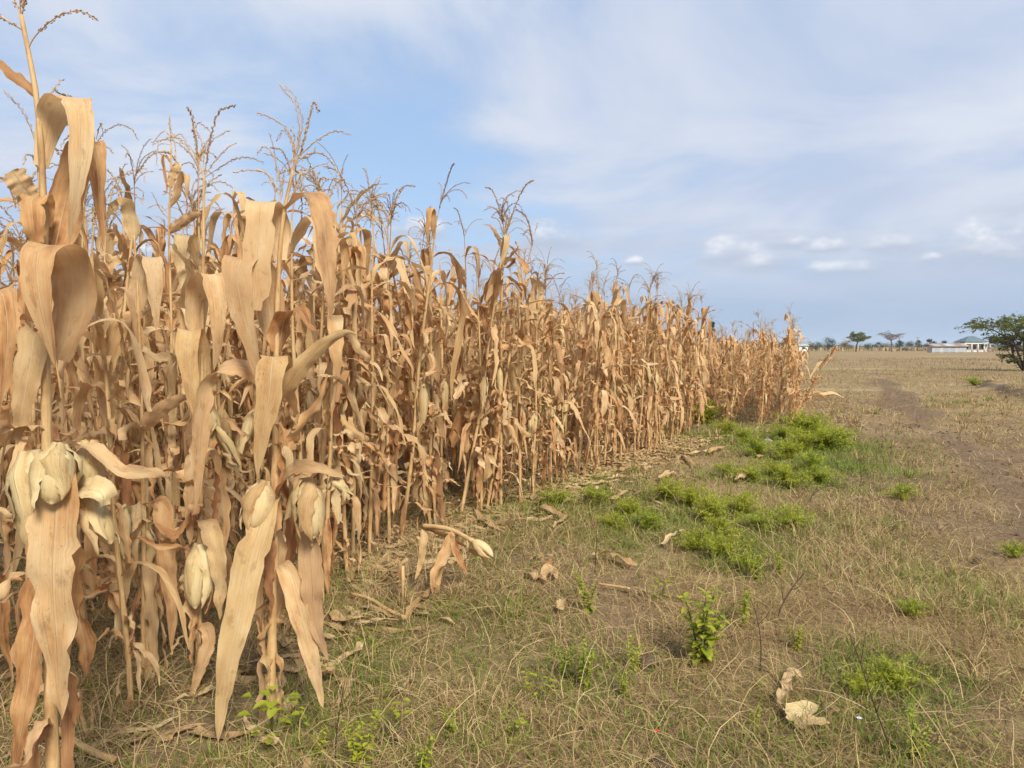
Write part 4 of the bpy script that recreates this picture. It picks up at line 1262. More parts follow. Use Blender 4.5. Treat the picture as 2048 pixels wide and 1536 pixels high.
def blades(g, rng, x, y, length, width, lie, tint, seg=2, bend=.6, base_lift=0.0, az=None):
    """curved grass blades; lie 0 = upright, 1 = flat on the ground"""
    n = len(x)
    if n == 0:
        return
    az = rng.uniform(0, 6.283, n) if az is None else az
    z = height(x, y) + base_lift
    th = np.clip(lie * 1.5 + rng.normal(0, .16, n), 0, 1.55)
    d = np.stack([np.cos(az), np.sin(az)], -1)
    pts = [np.stack([x, y, z], -1)]
    turn = rng.normal(0, .5, n)
    for k in range(seg):
        dirv = np.stack([d[:, 0] * np.sin(th), d[:, 1] * np.sin(th), np.cos(th)], -1)
        pts.append(pts[-1] + dirv * (length / seg)[:, None])
        th = np.clip(th + bend * rng.uniform(.2, 1.1, n), 0, 1.95)
        ca, sa = np.cos(turn), np.sin(turn)
        d = np.stack([d[:, 0] * ca - d[:, 1] * sa, d[:, 0] * sa + d[:, 1] * ca], -1)
    for p in pts[1:]:
        p[:, 2] = np.maximum(p[:, 2], height(p[:, 0], p[:, 1]) + .004)
    side = np.stack([-np.sin(az), np.cos(az), rng.uniform(-.6, .6, n)], -1)
    side = nrm(side) * (width / 2)[:, None]
    cols = []
    for k in range(seg):
        f = 1 - .35 * k / seg
        cols += [pts[k] - side * f, pts[k] + side * f]
    cols.append(pts[-1])
    m = 2 * seg + 1
    v = np.stack(cols, 1).reshape(-1, 3)
    o = (np.arange(n) * m)[:, None]
    quads = [o + np.array((2 * k, 2 * k + 1, 2 * k + 3, 2 * k + 2)) for k in range(seg - 1)]
    tri = o + np.array((2 * seg - 2, 2 * seg - 1, 2 * seg))
    fs = ([np.concatenate(quads)] if quads else []) + [tri]
    g.add(v, fs, None, np.repeat(tint, m))


grs = np.random.default_rng(77)
straw, green, bright = Geo(), Geo(), Geo()
for ymin, ymax, n, w, L, seg in ((2.6, 4.6, 80000, .0027, .12, 3), (4.6, 7.5, 80000, .0035, .125, 2), (7.5, 13, 76000, .0050, .14, 2), (13, 26, 90000, .0085, .16, 2), (26, 55, 60000, .016, .20, 1)):
    x, y = scatter(grs, n, ymin, ymax)
    d_in = edge_x(y) - x                      # depth inside the corn
    ok = (d_in < 2.6) & (grs.uniform(0, 1, n) < np.where(d_in > 0, .8, 1))
    bare = bare_at(x, y)
    clump = fbm(x * 1.6, y * 1.6, 91)
    ok &= grs.uniform(0, 1, n) < np.clip(((.22 if ymin < 7 else .45) + 1.75 * (clump - .3)) * (1 - np.clip(1.0 * bare, 0, .82)), .03, 1)
    gm = np.clip(green_at(x, y) * 1.3 + .65 * (fbm(x * 1.5, y * 1.5, 8) - .53), 0, .93)
    isg = grs.uniform(0, 1, n) < np.where(d_in > .3, gm * .6 + .1, gm + .04)
    pale = fbm(x * .5, y * .5, 55)
    a = ok & ~isg
    tone = np.clip(.05 + .75 * grs.uniform(0, 1, n) ** 1.2 + 1.0 * (pale - .5) + .48 * sstep(x - .30 * y, -.2, 1.8) * sstep(y, 3.0, 6.5) - .06 * (y < 5), 0, .99)
    blades(straw, grs, x[a], y[a], L * grs.uniform(.5, 1.7, a.sum()), w * grs.uniform(.6, 1.4, a.sum()), (grs.beta(3.2, 1.2, a.sum()) if ymin < 7 else grs.beta(5.0, 1.2, a.sum())), tone[a], seg, .5)
    a = ok & isg
    blades(green, grs, x[a], y[a], L * .75 * grs.uniform(.5, 1.4, a.sum()), w * 1.15 * grs.uniform(.7, 1.4, a.sum()), grs.beta(1.7, 2.0, a.sum()), grs.uniform(0, 1, a.sum()), seg, .6)
# short broken straw matted flat on the soil
n = 110000
x, y = scatter(grs, n, 2.6, 9.0)
sel = (edge_x(y) - x < 1.8) & (grs.uniform(0, 1, n) < np.clip(.3 + 1.6 * (fbm(x * 2.4, y * 2.4, 45) - .32), .05, 1)) & (grs.uniform(0, 1, n) > bare_at(x, y) * .6)
x, y = x[sel], y[sel]
k = len(x)
blades(straw, grs, x, y, grs.uniform(.015, .06, k), grs.uniform(.0025, .0055, k), np.full(k, .98), np.clip(grs.uniform(-.1, 1.0, k), 0, .99), 1, .1, .006)
# long loose hay strands near the camera and at the feet of the corn
n = 24000
x, y = scatter(grs, n, 2.5, 8.0)
sel = (edge_x(y) - x < 2.2) & (grs.uniform(0, 1, n) < np.clip(.25 + 1.2 * (fbm(x * 1.1, y * 1.1, 19) - .35) + np.where(np.abs(edge_x(y) - x) < 1.3, .4, 0), 0, 1)) & (bare_at(x, y) < .5)
x, y = x[sel], y[sel]
k = len(x)
blades(straw, grs, x, y, grs.uniform(.16, .42, k), grs.uniform(.0022, .0042, k), grs.uniform(.35, 1.0, k), np.clip(grs.uniform(.1, 1.0, k), 0, .99), 4, .38, .0)
n = 60000
x, y = scatter(grs, n, 3.0, 17)
gg = green_at(x, y) * np.clip(.2 + 2.2 * (fbm(x * 1.3, y * 1.3, 101) - .3), 0, 1.2)
sel = (grs.uniform(0, 1, n) < np.clip(gg - .12, 0, 1)) & (edge_x(y) - x < .3)
x, y = x[sel], y[sel]
k = len(x)
blades(bright, grs, x, y, grs.uniform(.05, .16, k), (.0022 + .0006 * y) * grs.uniform(.6, 1.3, k), grs.uniform(.05, .7, k), grs.uniform(0, 1, k), 2, .5)
# tufts of taller bleached grass
tx, ty = scatter(grs, 520, 2.8, 24)
sel = (tx > edge_x(ty) + .15) & (bare_at(tx, ty) < .3)
for x0, y0 in zip(tx[sel], ty[sel]):
    n = int(30 * min(1.6, 6 / y0 + .5))
    r = grs.uniform(.03, .12)
    az = grs.uniform(0, 6.28, n)
    rr = r * np.sqrt(grs.uniform(0, 1, n))
    isgreen = grs.uniform() < .22 + green_at(x0, y0) * .5
    blades(green if isgreen else straw, grs, x0 + rr * np.cos(az), y0 + rr * np.sin(az), grs.uniform(.08, .24, n), np.full(n, .0028 + .0005 * y0), grs.uniform(.15, .75, n),
           np.clip(grs.uniform(.45, 1, n), 0, .99), 2 if y0 > 6 else 3, .55, az=az + grs.normal(0, .4, n))
tag(put('dry_grass', straw.mesh('dry_grass', M_STRAW)), 'tangled dry straw and bleached grass covering the open ground', 'grass', kind='stuff')
tag(put('green_grass', green.mesh('green_grass', M_GREEN)), 'patches of short green grass growing through the straw', 'grass', kind='stuff')

tag(put('young_grass', bright.mesh('young_grass', M_YOUNG)), 'fresh bright green grass in the strip beside the corn', 'grass', kind='stuff')

# tiny leaves of creeping weeds between the grass
cw = Geo()
n = 26000
x, y = scatter(grs, n, 2.6, 18)
gm = green_at(x, y) + .45 * (fbm(x * 1.7, y * 1.7, 33) - .52)
sel = (grs.uniform(0, 1, n) < np.clip(gm, 0, 1)) & (x > edge_x(y) - 1.2) & (bare_at(x, y) < .4)
x, y = x[sel], y[sel]
k = len(x)
c0 = np.stack([x, y, height(x, y) + grs.uniform(.01, .10, k)], -1)
ang = grs.uniform(0, 6.28, k)
sz = (.006 + .0016 * y) * grs.uniform(.6, 1.5, k)
u = nrm(np.stack([np.cos(ang), np.sin(ang), grs.uniform(-.5, .5, k)], -1)) * sz[:, None]
w = nrm(np.stack([-np.sin(ang), np.cos(ang), grs.uniform(-.5, .5, k)], -1)) * sz[:, None] * .45
v = np.stack([c0 - u, c0 + w, c0 + u, c0 - w], 1).reshape(-1, 3)
cw.add(v, [np.arange(k)[:, None] * 4 + np.arange(4)], None, np.repeat(grs.uniform(0, 1, k), 4))
tag(put('creeping_weeds', cw.mesh('creeping_weeds', M_GREEN)), 'small-leaved green creeping weeds spread among the grass', 'weeds', kind='stuff')

# brittle grey-brown stems standing in the pasture further off
dw = Geo()
n = 9000
x, y = scatter(grs, n, 24, 110)
sel = (x > edge_x(np.minimum(y, 26)) + 1.0) & (grs.uniform(0, 1, n) < 2.2 * (fbm(x * .16, y * .09, 12) - .35)) & (bare_at(x, y) < .3)
x, y = x[sel], y[sel]
for q in range(4):
    k = len(x)
    blades(dw, grs, x + grs.normal(0, .5, k), y + grs.normal(0, .5, k), grs.uniform(.10, .34, k), .010 + .0004 * y, grs.uniform(0, .45, k), grs.uniform(0, 1, k), 1)
tag(put('dry_pasture_weeds', dw.mesh('dry_pasture_weeds', M_GREYWEED)), 'hazy brown growth of brittle weeds in the far pasture', 'weeds', kind='stuff')

# dead leaf litter on the soil between the corn rows
lt = Geo()
lrs = np.random.default_rng(9)
for q in range(1700):
    y = math.sqrt(lrs.uniform(2.4 ** 2, 13 ** 2))
    x = float(edge_x(y)) + (.15 - abs(lrs.normal(0, 1.1)) if q % 2 else lrs.normal(.12, .28))
    if x < -.75 * y - .5 or (y < 4.8 and q % 5 > 1):
        continue
    arr = LIB_LO['arch'][0]
    L = lrs.uniform(.12, .4)
    m = 7
    s = np.linspace(0, 1, m)
    az = lrs.uniform(0, 6.28)
    turn = lrs.uniform(-1.2, 1.2)
    C = np.stack([x + L * s * np.cos(az + turn * s), y + L * s * np.sin(az + turn * s), 0 * s], -1)
    C[:, 2] = height(C[:, 0], C[:, 1]) + .012 + .03 * lrs.uniform() * np.abs(np.sin(s * 7 + q))
    W = np.stack([-np.sin(az + turn * s), np.cos(az + turn * s), lrs.uniform(-.5, .5) + 0 * s], -1)
    lt.merge(ribbon(C, W, lrs.uniform(.02, .055) * (1 - s ** 3) + .003, np.full(m, lrs.uniform(-1.5, 1.5)), 2, .006, 2, lrs, lrs.uniform()))
tag(put('leaf_litter', lt.mesh('leaf_litter', M_LITTER)), 'dead corn leaf litter on the soil between the rows', 'litter', kind='stuff')


# ------------------------------------------------------------------ fallen pieces of corn, each one a thing
def on_ground(px, py, lift=0.0):
    x, y = G(px, py)
    return np.array((x, y, hgt(x, y) + lift))


def fallen_leaf(px, w, label, arch=.02, curl=(.6, .8), mat=None, seed=0, amp=.008, tip=True, name='fallen_leaf', group='dead corn leaves lying on the grass', roll=.3):
    rng = np.random.default_rng(seed + int(px[0][0]))
    base = on_ground(*px[0])
    c = catmull([on_ground(a, b) for a, b in px], 16)
    s = np.linspace(0, 1, 16)
    c[:, 2] = height(c[:, 0], c[:, 1]) + .025 + w * .25 + arch * np.abs(np.sin(s * 5.0 + seed)) * np.sin(s * 3.14)
    T = tangents(c)
    W = np.stack([-T[:, 1], T[:, 0], roll * np.sin(s * 3 + seed)], -1)
    wd = w * (.55 + .45 * sstep(s, 0, .25)) * ((1 - s ** 2.6) if tip else 1 - .3 * s) + .003
    arr = ribbon(c - base, W, wd, np.linspace(curl[0], curl[1], 16), 5, amp, 2.5, rng, rng.uniform())
    o = put(name, arr_geo(arr).mesh(name, mat or M_LITTER), loc=base)
    return tag(o, label, 'leaf', group)


FL = [
    ([(1068, 1028), (1100, 1036), (1122, 1046)], .075, 'flat pale leaf piece with squared end lying on the grass'),
    ([(1138, 1044), (1126, 1052), (1106, 1068)], .06, 'crooked pale leaf piece beside the flat squared one'),
    ([(1222, 1006), (1250, 998), (1292, 994)], .06, 'ragged pale leaf lying across the green grass'),
    ([(1325, 1095), (1345, 1085), (1374, 1068)], .055, 'crumpled pale leaf stuck up in the green weeds'),
    ([(1185, 1128), (1220, 1130), (1252, 1146), (1272, 1152)], .062, 'long straw-coloured leaf arching out of the dry grass'),
    ([(1060, 1130), (1090, 1128), (1112, 1126)], .03, 'thin yellowed leaf strip at the back of the curled heap'),
    ([(1052, 1162), (1072, 1172), (1090, 1176)], .06, 'light torn leaf at the side of the curled heap'),
    ([(1085, 1172), (1102, 1158), (1114, 1178)], .075, 'curled brown leaf rolled like a shell on the straw'),
    ([(1104, 1130), (1098, 1146), (1100, 1162)], .04, 'dark ochre leaf bent upright in the curled heap'),
    ([(1118, 1238), (1132, 1230), (1152, 1226)], .055, 'small flat tan leaf alone on brown straw'),
    ([(945, 1030), (962, 1052), (985, 1066), (1008, 1076)], .05, 'wavy tan leaf lying behind the broken stalk'),
    ([(1320, 908), (1350, 912), (1392, 914), (1416, 904)], .07, 'pale leaf pile piece at the foot of the middle rows'),
    ([(1366, 916), (1380, 926), (1398, 938)], .07, 'bleached leaf slanting below the pile at the middle rows'),
    ([(1418, 912), (1440, 902), (1462, 896)], .08, 'bright pale leaf lying at the end of the pile'),
    ([(1515, 920), (1535, 916), (1556, 918)], .08, 'whitish leaf beside the bright green clump'),
    ([(1446, 876), (1470, 874), (1494, 868)], .03, 'thin bowed leaf in the green patch by the far rows'),
    ([(1560, 1424), (1574, 1398), (1570, 1384)], .05, 'grey-white papery leaf piece curling upward on the straw'),
    ([(1568, 1384), (1584, 1368), (1606, 1374)], .045, 'twisted greyish leaf tip above the papery piece'),
    ([(1474, 972), (1488, 968), (1500, 962)], .11, 'flat pinkish-tan leaf behind the green weeds'),
    ([(1320, 968), (1340, 962), (1352, 952)], .08, 'short tan leaf lying in front of the middle rows'),
    ([(1240, 945), (1262, 938), (1290, 944)], .07, 'tan leaf lying at the foot of the outer row'),
    ([(660, 1242), (700, 1262), (740, 1262), (790, 1258), (815, 1262)], .075, 'long twisted leaf bundle lying at the corn edge'),
    ([(812, 1250), (840, 1220), (868, 1190)], .05, 'straight tan leaf leaning out of the twisted bundle'),
    ([(955, 930), (972, 965), (960, 985)], .10, 'crinkled pale leaf hanging low at the gap in the rows'),
    ([(1855, 1502), (1868, 1505), (1880, 1506)], .03, 'small white husk scrap by the leafy weed'),
    ([(640, 1350), (655, 1365), (668, 1340)], .05, 'faded leaf scrap under the hanging leaves'),
]
for q, (pp, w, lab) in enumerate(FL):
    fallen_leaf(pp, w, lab, seed=q, arch=.03 if w < .09 else .05, curl=((.6, 1.2), (1.6, .4), (-.8, .9))[q % 3], mat=(M_LITTER, M_LEAF_PALE, M_LITTER)[q % 3] if q not in (7, 8) else M_LEAF, tip=q % 2 == 1)

# star-shaped husk: three bracts on one stub
hk = thing('fallen_husk', on_ground(1585, 1452, .02), 'pale star-shaped corn husk lying open on the straw', 'husk', 'dead corn leaves lying on the grass')
for (ax, ay), (bx, by), w in (((1582, 1450), (1636, 1432), .11), ((1590, 1462), (1660, 1472), .075), ((1585, 1450), (1570, 1440), .09)):
    c = catmull([on_ground(ax, ay, .03), on_ground((ax + bx) / 2, (ay + by) / 2, .055), on_ground(bx, by, .05)], 12) - np.array(hk.location)
    s = np.linspace(0, 1, 12)
    T = tangents(c)
    put('husk_leaf', arr_geo(ribbon(c, np.stack([-T[:, 1], T[:, 0], .3 + 0 * s], -1), w * (1 - s ** 2) * (.6 + .4 * sstep(s, 0, .3)) + .003, .7 + 0 * s, 6, .005, 2, grs, .2)).mesh('husk_leaf', M_HUSK), hk)

# broken stalk with its ear, folded over at the field edge
bs = thing('broken_corn_stalk', on_ground(770, 1210), 'broken corn stalk folded to the ground with a pale ear at its end', 'corn stalk')
bs.location = on_ground(880, 1180)
bl = np.array(bs.location)
put('stalk', tube(catmull([on_ground(872, 1190), P(885, 1120, 4.75), P(908, 1064, 4.7)], 14) - bl, np.linspace(.018, .022, 14), 8, 3, .2).mesh('stalk', M_STALK), bs)
put('stalk', tube(catmull([P(846, 1052, 4.85), P(880, 1055, 4.75), P(908, 1062, 4.7), P(945, 1082, 4.6)], 14) - bl, np.linspace(.016, .013, 14), 8, 3, .7).mesh('stalk', M_STALK), bs)
hero_ear(bs, (938, 1080, 4.62), (984, 1118, 4.55), .027, 1, 31, .1)
for pts, w, mt, ww in (([(848, 1055, 4.85), (846, 1090, 4.8), (840, 1130, 4.8), (830, 1160, 4.75)], .05, PALE, (1, .2, 0)), ([(905, 1066, 4.7), (885, 1120, 4.65), (868, 1150, 4.6), (866, 1190, 4.6)], .07, None, (1, 0, .3)),
                       ([(905, 1080, 4.7), (915, 1110, 4.65), (935, 1150, 4.6)], .05, None, (1, .2, .2)), ([(850, 1058, 4.85), (890, 1075, 4.8), (940, 1100, 4.7), (1004, 1145, 4.65)], .045, None, (.2, .5, -.8))):
    hero_leaf(bs, pts, w, mt, W=ww, amp=.008, curl=(1.4, 1.0, .8))

fs = thing('fallen_corn_stalk', on_ground(1600, 806), 'corn stalk lying on the dry grass beyond the far corner', 'corn stalk')
fl_ = np.array(fs.location)
put('stalk', tube(catmull([on_ground(1600, 806, .12), on_ground(1640, 802, .16), on_ground(1672, 796, .14)], 10) - fl_, .02, 6, 3, .2).mesh('stalk', M_STALK), fs)
for a, b in (((1610, 804), (1650, 790)), ((1640, 801), (1690, 800)), ((1625, 803), (1660, 812))):
    c = catmull([on_ground(*a, .15), on_ground((a[0] + b[0]) / 2, (a[1] + b[1]) / 2, .22), on_ground(*b, .06)], 10) - fl_
    s = np.linspace(0, 1, 10)
    put('leaf', arr_geo(ribbon(c, np.tile((.1, .6, .7), (10, 1)), .10 * (1 - s ** 2.5) + .004, .9 + 0 * s, 4, .01, 2, grs, .4)).mesh('leaf', M_LEAF_PALE), fs)

for lab, pts, r, mt in (('thin bleached stalk lying aslant at the corn edge', [(700, 1200), (740, 1212), (780, 1235), (812, 1250)], .011, M_STALK), ('short white stick lying on the straw', [(1196, 1184), (1225, 1186), (1260, 1190)], .008, M_STALK),
                        ('torn grey stalk stump lying at the foot of the tallest plant', [(100, 1462), (140, 1490), (185, 1525), (230, 1545)], .013, M_STALK)):
    b = on_ground(*pts[0])
    c = catmull([on_ground(*p, .03 + r) for p in pts], 10)
    tag(put('fallen_stalk', tube(c - b, r, 7, 3, .6).mesh('fallen_stalk', mt), loc=b), lab, 'stalk')
pk = thing('cut_stalk', on_ground(805, 1215), 'short upright tan stalk with a flared sheath standing alone', 'stalk')
pl = np.array(pk.location)
put('stalk', tube(np.array([on_ground(805, 1218) - pl, on_ground(806, 1218) - pl + (0, 0, .16), on_ground(806, 1218) - pl + (0, 0, .25)]), .009, 7, 3, .4).mesh('stalk', M_STALK), pk)
for a in (0, 2.4, 4.3):
    s = np.linspace(0, 1, 8)
    c = np.stack([(.01 + .03 * s) * np.cos(a), (.01 + .03 * s) * np.sin(a), .16 + .13 * s], -1)
    put('sheath', arr_geo(ribbon(c, np.tile((-math.sin(a), math.cos(a), 0), (8, 1)), .045 * (1 - s ** 3) + .004, 1.2 + 0 * s, 4, .003, 2, grs, .5)).mesh('sheath', M_LEAF), pk)


# ------------------------------------------------------------------ green weeds
def leaf_quad(g, p, d, ln, wd, tint, up=(0, 0, 1), fold=.25, flat=False):
    d = d / np.linalg.norm(d)
    s = np.cross(d, up)
    s = s / max(np.linalg.norm(s), 1e-6)
    nn = np.cross(s, d)
    if flat:
        g.add(np.array([p, p + d * ln * .5 + s * wd * .5, p + d * ln, p + d * ln * .5 - s * wd * .5]), [np.array([(0, 1, 2, 3)])], None, tint)
        return
    v = [p, p + d * ln * .35 + s * wd * .5 + nn * wd * fold, p + d * ln * .75 + s * wd * .36 + nn * wd * fold * .7, p + d * ln, p + d * ln * .75 - s * wd * .36 + nn * wd * fold * .7, p + d * ln * .35 - s * wd * .5 + nn * wd * fold, p + d * ln * .5]
    g.add(np.array(v), [np.array([(0, 1, 6), (1, 2, 6), (2, 3, 6), (3, 4, 6), (4, 5, 6), (5, 0, 6)])], None, tint)


def weed_meshes(rng, kind):
    """stems and leaves of one small green plant, about 1 m tall before scaling"""
    st, lv = Geo(), []
    U = rng.uniform
    if kind == 'upright':       # several straight stems set with oval leaves
        ns = int(U(3, 6))
        for q in range(ns):
            a, sp, h = U(0, 6.28), U(.05, .42), U(.6, 1.0)
            c = catmull([(0, 0, -.05), (math.cos(a) * sp * .4, math.sin(a) * sp * .4, h * .5), (math.cos(a) * sp, math.sin(a) * sp, h)], 8)
            tube(c, np.linspace(.018, .006, 8), 4, 4, U(), st)
            b = rng.uniform(0, 6)
            for z in np.arange(.12, 1, .034):
                b += 2.4
                p = np.array([np.interp(z, np.linspace(0, 1, 8), c[:, i]) for i in range(3)])
                d = np.array((math.cos(b), math.sin(b), U(-.5, .5)))
                lv.append((p, d, U(.11, .20) * (1.15 - .6 * z), U(.055, .09) * (1.15 - .5 * z)))
    elif kind == 'feather':     # rounded clump of fine, bushy leaflets
        ns = 34
        for q in range(ns):
            a, sp, h = U(0, 6.28), U(.1, .95), U(.3, 1.1)
            c = catmull([(0, 0, -.05), (math.cos(a) * sp * .5, math.sin(a) * sp * .5, h * .6), (math.cos(a) * sp, math.sin(a) * sp, h * (1 - .3 * sp))], 7)
            tube(c, np.linspace(.014, .005, 7), 3, 4, U(), st)
            for z in np.arange(.15, 1.01, .045):
                p = np.array([np.interp(z, np.linspace(0, 1, 7), c[:, i]) for i in range(3)])
                for b in range(5):
                    d = rng.normal(0, 1, 3) + np.array((0, 0, .5))
                    lv.append((p + d * .035, d, U(.06, .13), U(.022, .042)))
    else:                       # low rosette with broad leaves
        for q in range(int(U(16, 24))):
            a = U(0, 6.28)
            r = U(.1, .5)
            p = np.array((math.cos(a) * r, math.sin(a) * r, U(.2, 1.1)))
            tube(catmull([(0, 0, -.05), (p[0] * .6, p[1] * .6, p[2] * .7), tuple(p)], 6), np.linspace(.016, .008, 6), 3, 4, U(), st)
            lv.append((p, np.array((math.cos(a + U(-.6, .6)), math.sin(a + U(-.6, .6)), U(-.4, .3))), U(.20, .34), U(.13, .22)))
    return st, lv


wrs = np.random.default_rng(31)
WEED_LIB = {}
for kd, m in (('upright', 4), ('feather', 5), ('broad', 3)):
    WEED_LIB[kd] = []
    for q in range(m):
        st, lv = weed_meshes(wrs, kd)
        g = Geo()
        for p, d, ln, wd in lv:
            leaf_quad(g, p, d, ln, wd, wrs.uniform(), flat=(kd == 'feather'))
        WEED_LIB[kd].append((st.mesh('stem', M_WEED_STEM), g.mesh('foliage', M_WEED), lv))
GW = 'green weeds growing in the dry grass'
WEEDS = [
    ('upright', 1400, 1330, .40, 'tallest bright green weed with stacked oval leaves on upright stems'), ('upright', 1484, 1262, .27, 'upright green weed just behind the tallest one'),
    ('upright', 1168, 1372, .22, 'spindly green weed in the middle of the foreground'), ('upright', 1268, 1345, .20, 'pale green weed beside a dark clod'), ('upright', 1250, 1390, .13, 'short green sprig below the pale weed'),
    ('upright', 1178, 1230, .28, 'yellow-green weed standing beside the long arching leaf'), ('upright', 1510, 1166, .20, 'compact leafy weed at the front of the green patch'), ('upright', 1560, 1152, .19, 'narrow leafy weed next to the compact one'),
    ('feather', 1440, 1120, .22, 'spreading yellow-green weed at the front of the green patch'), ('feather', 1490, 1145, .14, 'small ferny weed hanging off the spreading one'),
    ('feather', 1335, 1000, .26, 'loose green weed in the middle of the green patch'), ('feather', 1420, 1040, .24, 'flowering pale weed in the green patch'), ('feather', 1480, 1030, .26, 'grey-green weed at the back of the flowering one'),
    ('feather', 1380, 1010, .24, 'dark green weed behind the flowering patch'), ('feather', 1190, 1010, .22, 'bright green weed between the outermost corn stalks'), ('feather', 1110, 1015, .20, 'vivid weed tuft at the foot of the pale corn stalk'),
    ('feather', 1512, 915, .33, 'round bright green clump beside the pale stone'), ('feather', 1605, 868, .50, 'highest bright green clump by the far corner'), ('feather', 1650, 900, .46, 'bright green clump at the outer end of the bank of weeds'),
    ('feather', 1600, 905, .36, 'bright green clump in the centre of the bank of weeds'), ('feather', 1625, 945, .30, 'bright green clump at the near end of the bank of weeds'), ('feather', 1575, 975, .28, 'ragged green clump in front of the bank of weeds'),
    ('feather', 1405, 845, .62, 'green bush standing in the gap between the corn blocks'), ('feather', 1500, 965, .24, 'small green clump behind the pinkish leaf'), ('feather', 1458, 955, .2, 'little green clump at the edge of the middle straw'),
    ('feather', 1580, 1060, .24, 'yellowing weed at the border of green patch and straw'), ('feather', 1805, 1000, .2, 'lone green weed in the straw before the track'), ('broad', 1320, 1200, .12, 'small sprig standing in brown straw'),
    ('broad', 548, 1470, .17, 'broad-leaved yellow-green weed under the flat-topped corn plant'), ('broad', 590, 1445, .11, 'rounded green weed beside the broad-leaved one'), ('upright', 720, 1536, .22, 'yellow-green weed at the bottom of the picture'),
    ('upright', 845, 1545, .18, 'leafy green weed at the bottom beside the yellow-green one'), ('upright', 905, 1470, .14, 'slender sprig with two broad leaves in dark soil'), ('broad', 1030, 1475, .10, 'tiny green seedling with star-like leaves'),
    ('broad', 778, 1452, .12, 'small seedling on bare dark earth'), ('upright', 640, 1500, .14, 'small green sprig among the shaded straw'), ('upright', 1838, 1528, .20, 'bushy green weed near the bottom corner of the grass'),
    ('feather', 1790, 1385, .15, 'flat green weed behind the long dark stem'), ('feather', 1720, 1395, .12, 'low green weed before the long dark stem'), ('upright', 1508, 1455, .13, 'green sprig beside the star-shaped husk'),
    ('upright', 1592, 1310, .14, 'dull green sprig in reddish straw'), ('broad', 1080, 1390, .12, 'lobed green weed near straw stalks in the foreground'), ('feather', 1820, 1235, .12, 'dark green tuft in the straw'),
    ('feather', 1560, 880, .34, 'bright green clump behind the pale stone'), ('feather', 1635, 870, .42, 'bright green clump on the outer shoulder of the bank of weeds'), ('feather', 1672, 890, .34, 'outermost small clump of the bank of weeds'),
    ('feather', 1575, 920, .30, 'green clump low in the bank of weeds'), ('feather', 1640, 965, .24, 'green clump trailing off in front of the bank of weeds'), ('feather', 1545, 955, .24, 'thin green clump between whitish leaf and ragged clump'),
    ('feather', 1260, 1030, .2, 'green clump at the inner end of the green patch'), ('feather', 1300, 1060, .18, 'dull green clump before the ragged pale leaf'), ('feather', 1440, 1075, .2, 'yellow-green clump under the flowering weed'),
    ('feather', 1390, 1100, .18, 'spreading clump just above the crumpled pale leaf'), ('feather', 1520, 1060, .2, 'grey-green clump on the outer side of the flowering weed'), ('feather', 1230, 1060, .16, 'low green clump beside the crooked pale leaf'),
    ('feather', 1450, 868, .3, 'green clump at the foot of the far block'), ('feather', 1490, 885, .28, 'dull green clump near the thin bowed leaf'),
    ('feather', 2030, 1110, .14, 'green tuft by the edge of the track'), ('upright', 1130, 1350, .16, 'thin leafy weed beside the spindly one'), ('feather', 1950, 773, .42, 'grey-green shrub on the eroded bank'),
]
for q, (kd, px, py, h, lab) in enumerate(WEEDS):
    lib = WEED_LIB[kd]
    st, fo, lv = lib[q % len(lib)]
    t = thing('weed', on_ground(px, py), lab, 'weed', GW)
    t.rotation_euler = (0, 0, wrs.uniform(0, 6.28))
    t.scale = (h, h, h) if kd != 'feather' else (h * 1.15, h * 1.15, h * .85)
    put('stem', st, t)
    if q == 0 or (kd == 'broad' and h > .15):        # leaves large enough to pick apart
        for p, d, ln, wd in lv:
            g = Geo()
            leaf_quad(g, np.zeros(3), d, ln * 1.15, wd * 1.25, wrs.uniform())
            put('leaf', g.mesh('leaf', M_WEED), t, p)
    else:
        f = put('foliage', fo, t)
        f['kind'] = 'stuff'

# crumbs of earth on the bare places and along the track
cl = Geo()
n = 5200
x, y = scatter(grs, n, 2.7, 16)
sel = (grs.uniform(0, 1, n) < np.clip(bare_at(x, y) * .9 + 1.4 * (fbm(x * 1.2, y * 1.2, 61) - .62), 0.02, 1)) & (x > edge_x(y) - 1.0)
octa = np.array([(1, 0, 0), (0, 1, 0), (-1, 0, 0), (0, -1, 0), (0, 0, 1), (0, 0, -1)], float)
of = np.array([(0, 1, 4), (1, 2, 4), (2, 3, 4), (3, 0, 4), (1, 0, 5), (2, 1, 5), (3, 2, 5), (0, 3, 5)])
for a, b in zip(x[sel], y[sel]):
    r = grs.uniform(.004, .016) * (1 + .08 * b)
    v = octa * r * grs.uniform(.6, 1.3, (6, 3)) * (1, 1, .7)
    cl.add(v @ rotz(grs.uniform(0, 6)).T + (a, b, hgt(a, b) + r * .25), of)
tag(put('soil_crumbs', cl.mesh('soil_crumbs', M_CLOD, False)), 'crumbs of brown earth on the bare ground', 'soil', kind='stuff')

